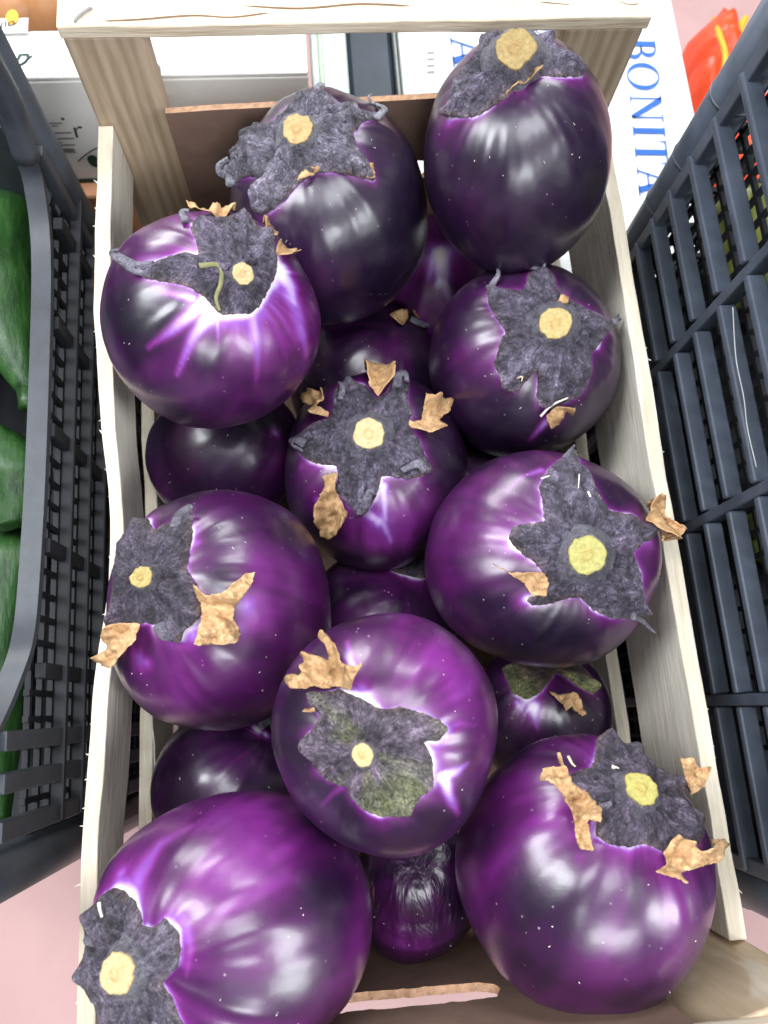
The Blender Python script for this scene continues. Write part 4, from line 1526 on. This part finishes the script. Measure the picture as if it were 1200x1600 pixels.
def band(outer, inner):
    n = len(outer)
    return outer + inner, [(k, k + 1, n + k + 1, n + k) for k in range(n - 1)]


def glyph(ch):
    """serif capitals on a unit-high body; returns verts, faces, advance"""
    v, f = [], []

    def poly(p):
        n = len(v)
        v.extend(p)
        f.append(tuple(range(n, n + len(p))))

    def bnd(o, i):
        n = len(v)
        vv, ff = band(o, i)
        v.extend(vv)
        f.extend([tuple(n + k for k in t) for t in ff])

    def ser(x0, x1, y, d):
        poly([(x0, y), (x1, y), (x1, y + d * .035), (x0, y + d * .035)])
    if ch == 'B':
        poly([(.07, .03), (.24, .03), (.24, .97), (.07, .97)])
        ser(.0, .30, 0, 1); ser(.0, .30, 1, -1)
        bnd([(.23, 1.0)] + arc(.33, .75, .26, .25, 90, -90) + [(.23, .50)], [(.23, .955)] + arc(.33, .75, .13, .205, 90, -90) + [(.23, .545)])
        bnd([(.23, .545)] + arc(.35, .272, .31, .272, 90, -90) + [(.23, .0)], [(.23, .50)] + arc(.35, .272, .17, .225, 90, -90) + [(.23, .045)])
        return v, f, .76
    if ch == 'O':
        bnd(arc(.44, .5, .44, .52, 0, 360, 40), arc(.44, .5, .30, .475, 0, 360, 40))
        return v, f, .98
    if ch == 'N':
        poly([(.12, .03), (.17, .03), (.17, .97), (.12, .97)])
        poly([(.72, .0), (.77, .0), (.77, .97), (.72, .97)])
        poly([(.06, 1.0), (.26, 1.0), (.77, .12), (.77, .0), (.68, .0)])
        ser(.02, .28, 0, 1); ser(.62, .88, 1, -1); ser(.0, .2, 1, -1)
        return v, f, .98
    if ch == 'I':
        poly([(.07, .03), (.24, .03), (.24, .97), (.07, .97)])
        ser(.0, .33, 0, 1); ser(.0, .33, 1, -1)
        return v, f, .45
    if ch == 'T':
        poly([(.27, .03), (.44, .03), (.44, .97), (.27, .97)])
        poly([(.0, 1.0), (.71, 1.0), (.71, .955), (.0, .955)])
        poly([(.0, .955), (.06, .955), (.02, .77), (.0, .77)]); poly([(.65, .955), (.71, .955), (.71, .77), (.69, .77)])
        ser(.19, .52, 0, 1)
        return v, f, .78
    if ch == 'A':
        poly([(.08, .0), (.13, .0), (.43, .90), (.40, 1.0)])
        poly([(.60, .0), (.79, .0), (.47, 1.0), (.37, .98)])
        poly([(.20, .30), (.60, .30), (.60, .345), (.20, .345)])
        ser(.0, .24, 0, 1); ser(.52, .88, 0, 1)
        return v, f, .90
    return v, f, .5


def letters(text, origin, along, up, height, adv, mat, parent, name='lettering', squash=1.0):
    origin, along, up = np.array(origin, float), np.array(along, float), np.array(up, float)
    x = 0
    nrm = np.cross(along, up)
    for ch in text:
        v, f, a = glyph(ch)
        if v:
            P = [origin + along * (x + p[0] * height * squash) + up * p[1] * height + nrm * .0 for p in v]
            mesh(name, P, f, mat, parent)
        x += a * height * squash * adv
    return x


# BONITA reads towards the viewer, letter tops to the right
aB, aA = at_z(976, 62, ZB), at_z(1003, 337, ZB)
letters('BONITA', (aB[0] - .001, aB[1], ZB + .0012), unit((aA[0] - aB[0], aA[1] - aB[1], 0)), unit((1, -.05, 0)), .0285, 1.03, INK_BLUE, bx, squash=1.17)
aA2 = at_z(703, 58, ZB)
letters('A', (aA2[0], aA2[1], ZB + .0012), (0, -1, 0), (1, 0, 0), .029, 1.0, INK_BLUE, bx, squash=1.35)
aR2 = at_z(700, 20, ZB)
letters('A', (aA2[0], aA2[1] + .05, ZB + .0012), (0, -1, 0), (1, 0, 0), .029, 1.0, INK_BLUE, bx, squash=1.35)
for k, (u, v) in enumerate(((673, 82), (673, 92), (673, 102), (673, 112))):
    p = at_z(u, v, ZB + .0012)
    mesh('small_print', [(p[0] + a * .007, p[1] + b * .004, ZB + .0012) for a, b in ((-.5, -.2), (.5, -.2), (.5, .15), (-.5, .15))], [(0, 1, 2, 3)], INK_GREY, bx)
p = at_z(852, 40, ZB)
vv, ff = band([(p[0] + x, p[1] + y, ZB + .0012) for x, y in arc(0, 0, .0125, .0125, 0, 360, 30)], [(p[0] + x, p[1] + y, ZB + .0012) for x, y in arc(0, 0, .0112, .0112, 0, 360, 30)])
mesh('round_mark', vv, ff, INK_BLUE, bx)
vv, ff = band([(p[0] + x, p[1] + y, ZB + .0012) for x, y in arc(0, 0, .007, .007, 40, 330, 20)], [(p[0] + x, p[1] + y, ZB + .0012) for x, y in arc(0, 0, .0055, .0055, 40, 330, 20)])
mesh('round_mark', vv, ff, INK_BLUE, bx)

# white fruit tray box, far left
YF = .300
zt = at_y(260, 124, YF)[2]
xr = at_y(482, 124, YF)[0]
zb = at_y(140, 284, YF)[2]
yb = at_z(60, 55, zt)[1]
wb = thing('fruit_box', (-.25, .45, zb), 'white printed fruit box with green lettering behind the far left corner post', 'cardboard box')
mb = MB()
mb.box(-.46, xr, YF, YF + .005, zb, zt)
mb.build('front_panel', WHITE_CARD, wb, bevel=.001)
mb = MB()
mb.box(-.46, xr, YF + .0002, yb, zt + .0003, zt + .0035)
mb.build('top_flange', WHITE_CARD, wb, bevel=.001)
mb = MB()
mb.box(xr - .004, xr, YF + .0055, YF + .36, zb, zt - .0003)
mb.build('side_panel', WHITE_CARD, wb)
mb = MB()
mb.box(-.46, xr - .0045, YF + .0055, YF + .36, zb, zb + .004)
mb.build('base_panel', CARD, wb)
mb = MB()
mb.box(-.46, xr - .0045, YF + .355, YF + .36, zb + .0045, zt)
mb.build('back_panel', WHITE_CARD, wb)


def text_mesh(body, mat, parent, origin, along, up, size, shear=0.3, name='lettering'):
    cu = bpy.data.curves.new('t', 'FONT')
    cu.body = body
    cu.size = 1.0
    cu.shear = shear
    o = bpy.data.objects.new('t', cu)
    COL.objects.link(o)
    dg = bpy.context.evaluated_depsgraph_get()
    me = o.evaluated_get(dg).to_mesh()
    vs_ = np.array([x.co[:] for x in me.vertices])
    fs = [list(p.vertices) for p in me.polygons]
    bpy.data.objects.remove(o)
    along, up = unit(along), unit(up)
    P = np.array(origin) + size * (vs_[:, :1] * along + vs_[:, 1:2] * up)
    return mesh(name, P, fs, mat, parent)


zt2 = zt + .0040
p = at_z(52, 82, zt2)
text_mesh('dill', INK_GREEN, wb, p, (-1, -.12, 0), (0.05, -1, 0), .020, .45)
mb = MB()
mb.tube(catmull([at_z(8, 108, zt2), at_z(30, 102, zt2), at_z(50, 87, zt2)]), .0004, 5)
mb.build('underline', INK_GREEN, wb)
# grass-like fringe printed along the front edge
vv, ff = [], []
for k in range(140):
    x = xr - .004 - k * .0032
    hgt = random.uniform(.003, .009)
    if random.random() < .35:
        continue
    n = len(vv)
    vv += [(x, YF + .0012, zt2), (x + .0016, YF + .0012, zt2), (x + .0008 + random.uniform(-.001, .001), YF + .0012 + hgt, zt2)]
    ff.append((n, n + 1, n + 2))
o = mesh('printed_grass', vv, ff, INK_PALEGREEN, wb)


def front_rect(u0, v0, u1, v1, mat, name):
    a, b = at_y(u0, v0, YF - .0006), at_y(u1, v1, YF - .0006)
    return mesh(name, [(a[0], YF - .0006, a[2]), (b[0], YF - .0006, a[2]), (b[0], YF - .0006, b[2]), (a[0], YF - .0006, b[2])], [(0, 1, 2, 3)], mat, wb)


for (u0, v0, u1) in ((76, 192, 98), (80, 196, 92), (78, 207, 112), (82, 216, 116), (80, 222, 98), (88, 226, 118)):
    front_rect(u0, v0, u1, v0 + 1.6, INK_GREY, 'small_print')
for k in range(9):
    front_rect(98 + k * 2.2, 232, 98 + k * 2.2 + (1.3 if k % 3 else .7), 239, INK_GREY, 'barcode_bar')
pA = at_y(116, 216, YF - .0008)
text_mesh('r', INK_BLACK, wb, pA, (1, 0, .25), (-.25, 0, 1), .020, .4)
pA = at_y(98, 186, YF - .0008)
mesh('printed_dot', [(pA[0] + x, YF - .0008, pA[2] + y) for x, y in arc(0, 0, .0012, .0012, 0, 350, 12)], [tuple(range(13))], INK_BLACK, wb)
pA = at_y(147, 252, YF - .0008)
mesh('printed_dot', [(pA[0] + x, YF - .0008, pA[2] + y) for x, y in arc(0, 0, .0045, .0065, 0, 350, 24)], [tuple(range(25))], INK_GREEN, wb)
mb = MB()
mb.tube(catmull([at_y(122, 252, YF - .0006), at_y(135, 241, YF - .0006), at_y(150, 232, YF - .0006), at_y(170, 226, YF - .0006)]), .0005, 5)
mb.build('printed_swoosh', INK_BLACK, wb)
front_rect(110, 280, 300, 284, INK_GREEN, 'printed_band')
# torn hand hole by the post
mb = MB()
ph_ = [at_y(u, v, YF - .001) for u, v in ((232, 100), (246, 104), (249, 120), (255, 140), (262, 150))]
mb.tube(catmull(ph_), [.0016] * 21, 6)
mb.build('torn_edge', GREY_CARD, wb)

for k, (u, v, r) in enumerate(((18, 18, .036), (75, 6, .036), (52, 34, .030), (-30, 30, .036))):
    zc = zb + .005 + r
    c = at_z(u, v, zc)
    c[1] = max(c[1], yb + r * .2)
    root = thing('brown_onion', c - np.array([0, 0, r]), ['brown onion with a small pale sticker in the white fruit box', 'brown onion beside the far left rail end in the white fruit box', 'smaller brown onion low in the white fruit box', 'brown onion at the left picture edge in the white fruit box'][k], 'onion', 'onions in the white fruit box')
    v_, f_ = lump('x', c, r, k + 40, ONION, '', '', '', (1, 1, .92), .02, 6)
    mesh('skin', v_, f_, ONION, root, True)
    mb = MB()
    mb.tube([c + [0, 0, r * .85], c + [0, 0, r * 1.12]], [.004, .0015], 8)
    mb.build('neck', STRAW, root, True)
lp = at_z(14, 40, zt + .006)
lb = thing('price_tag', lp, 'small white tag with a yellow dot at the box edge, top left', 'tag')
mesh('card', [lp + np.array([a * .012, b * .006, 0]) for a, b in ((-1, -1), (1, -1), (1, 1), (-1, 1))], [(0, 1, 2, 3)], WHITE_CARD, lb)
lq = lp + np.array([.002, .006, .0009])
mesh('yellow_dot', [lq + np.array([x, y, 0]) for x, y in arc(0, 0, .004, .006, 0, 350, 20)], [tuple(range(21))], YELLOW, lb)
text_mesh('lino', INK_BLACK, lb, lp + np.array([-.009, -.004, .0014]), (1, .2, 0), (-.2, 1, 0), .009, .3)

# brown carton the white box stands on
bc = thing('brown_carton', (-.25, .45, -.449), 'plain brown carton under the white fruit box', 'cardboard box')
ORCARD = simple('orange_brown_cardboard', (.48, .23, .12), .8, .1, 30, .1)
mb = MB()
mb.box(-.46, xr - .01, YF - .012, YF + .37, -.449, zb - .0006)
mb.build('carton', ORCARD, bc, bevel=.003)
# green leaf scrap beside the left crate corner
# pale green tub, dark blue crate and grey carton glimpsed under the far rail
p0, p1 = at_z(486, 90, .03), at_z(546, 90, .03)
tb = thing('plastic_tub', ((p0[0] + p1[0]) / 2, .42, -.1), 'pale green plastic tub glimpsed under the far rail', 'tub')
mb = MB()
mb.box(p0[0], p1[0] - .004, .335, .50, -.10, .03)
mb.build('tub_wall', PALE_GREEN, tb, bevel=.006)
mb = MB()
mb.box(p0[0] - .0, p1[0] - .002, .330, .505, .0304, .036)
mb.build('tub_lid', simple('clear_lid', (.62, .70, .66), .15, .2, 40, .2), tb, bevel=.002)
mb = MB()
mb.box(p0[0] + .006, p0[0] + .010, .329, .505, .0364, .040)
mb.build('lid_ridge', PALE_GREEN, tb, bevel=.001)
p0, p1 = at_z(548, 90, -.02), at_z(614, 90, -.02)
db = thing('blue_crate', ((p0[0] + p1[0]) / 2, .45, -.449), 'dark blue plastic crate glimpsed under the middle of the far rail', 'plastic crate')
mb = MB()
mb.box(p0[0] - .003, p1[0], .36, .62, -.449, -.02)
mb.build('crate_wall', DARK_BLUE, db, bevel=.004)
mb = MB()
mb.box(p0[0] - .003, p1[0] - .002, .352, .3595, -.06, -.012)
mb.build('crate_rim', DARK_BLUE, db, bevel=.002)
p0 = at_z(615, 90, -.012)
mb = MB()
mb.box(p1[0] + .001, .0525, .350, .70, -.449, -.012)
tag(mb.build('grey_board', GREY_CARD, None, bevel=.001), 'narrow grey cardboard edge beside the box with blue lettering', 'cardboard')

# orange bag on the floor, far right
def bag():
    c0 = at_z(1105, 95, -.20)
    root = thing('orange_bag', (c0[0] + .03, c0[1] - .02, -.449), 'bright orange plastic bag with a yellow seam behind the right black crate', 'bag')
    top = [(1074, 68), (1100, 40), (1130, 14), (1140, 18), (1150, 68), (1147, 100), (1180, 160), (1230, 300), (1120, 330), (1090, 190)]
    pts = densify(np.array(top, float), 6)
    v2, f2, onb = fill(pts, 8)
    bd = np.clip(-seg_dist(v2, pts), 0, None)
    P = np.array([at_z(u, v, -.22) for u, v in v2])
    q3 = np.concatenate([v2 / 35, v2[:, :1] * 0], 1)
    P[:, 2] += .05 * (1 - np.exp(-bd / 18)) + .018 * fnoise(q3, 5, 3)
    low = P.copy()
    low[:, 2] = -.449
    n = len(P)
    e = {}
    for t in f2:
        for k in range(3):
            a, b = t[k], t[(k + 1) % 3]
            if (b, a) in e:
                del e[(b, a)]
            else:
                e[(a, b)] = 1
    f = [t[::-1] for t in f2] + [[a, b, n + b, n + a] for a, b in e]
    mesh('bag_skin', np.vstack([P, low]), f, ORANGE, root, True)
    mb = MB()
    mb.tube(catmull([at_z(u, v, -.205 + dz) for u, v, dz in ((1116, 30, 0), (1124, 55, .035), (1133, 85, .04), (1130, 120, .04), (1122, 150, .04))]), .0035, 8)
    mb.build('seam', YELLOW, root, True)
    mb = MB()
    mb.tube(catmull([at_z(u, v, -.20) for u, v in ((1148, 42), (1160, 36), (1165, 28), (1158, 45), (1156, 70))]), .004, 8)
    mb.build('cord', YELLOW, root, True)


bag()
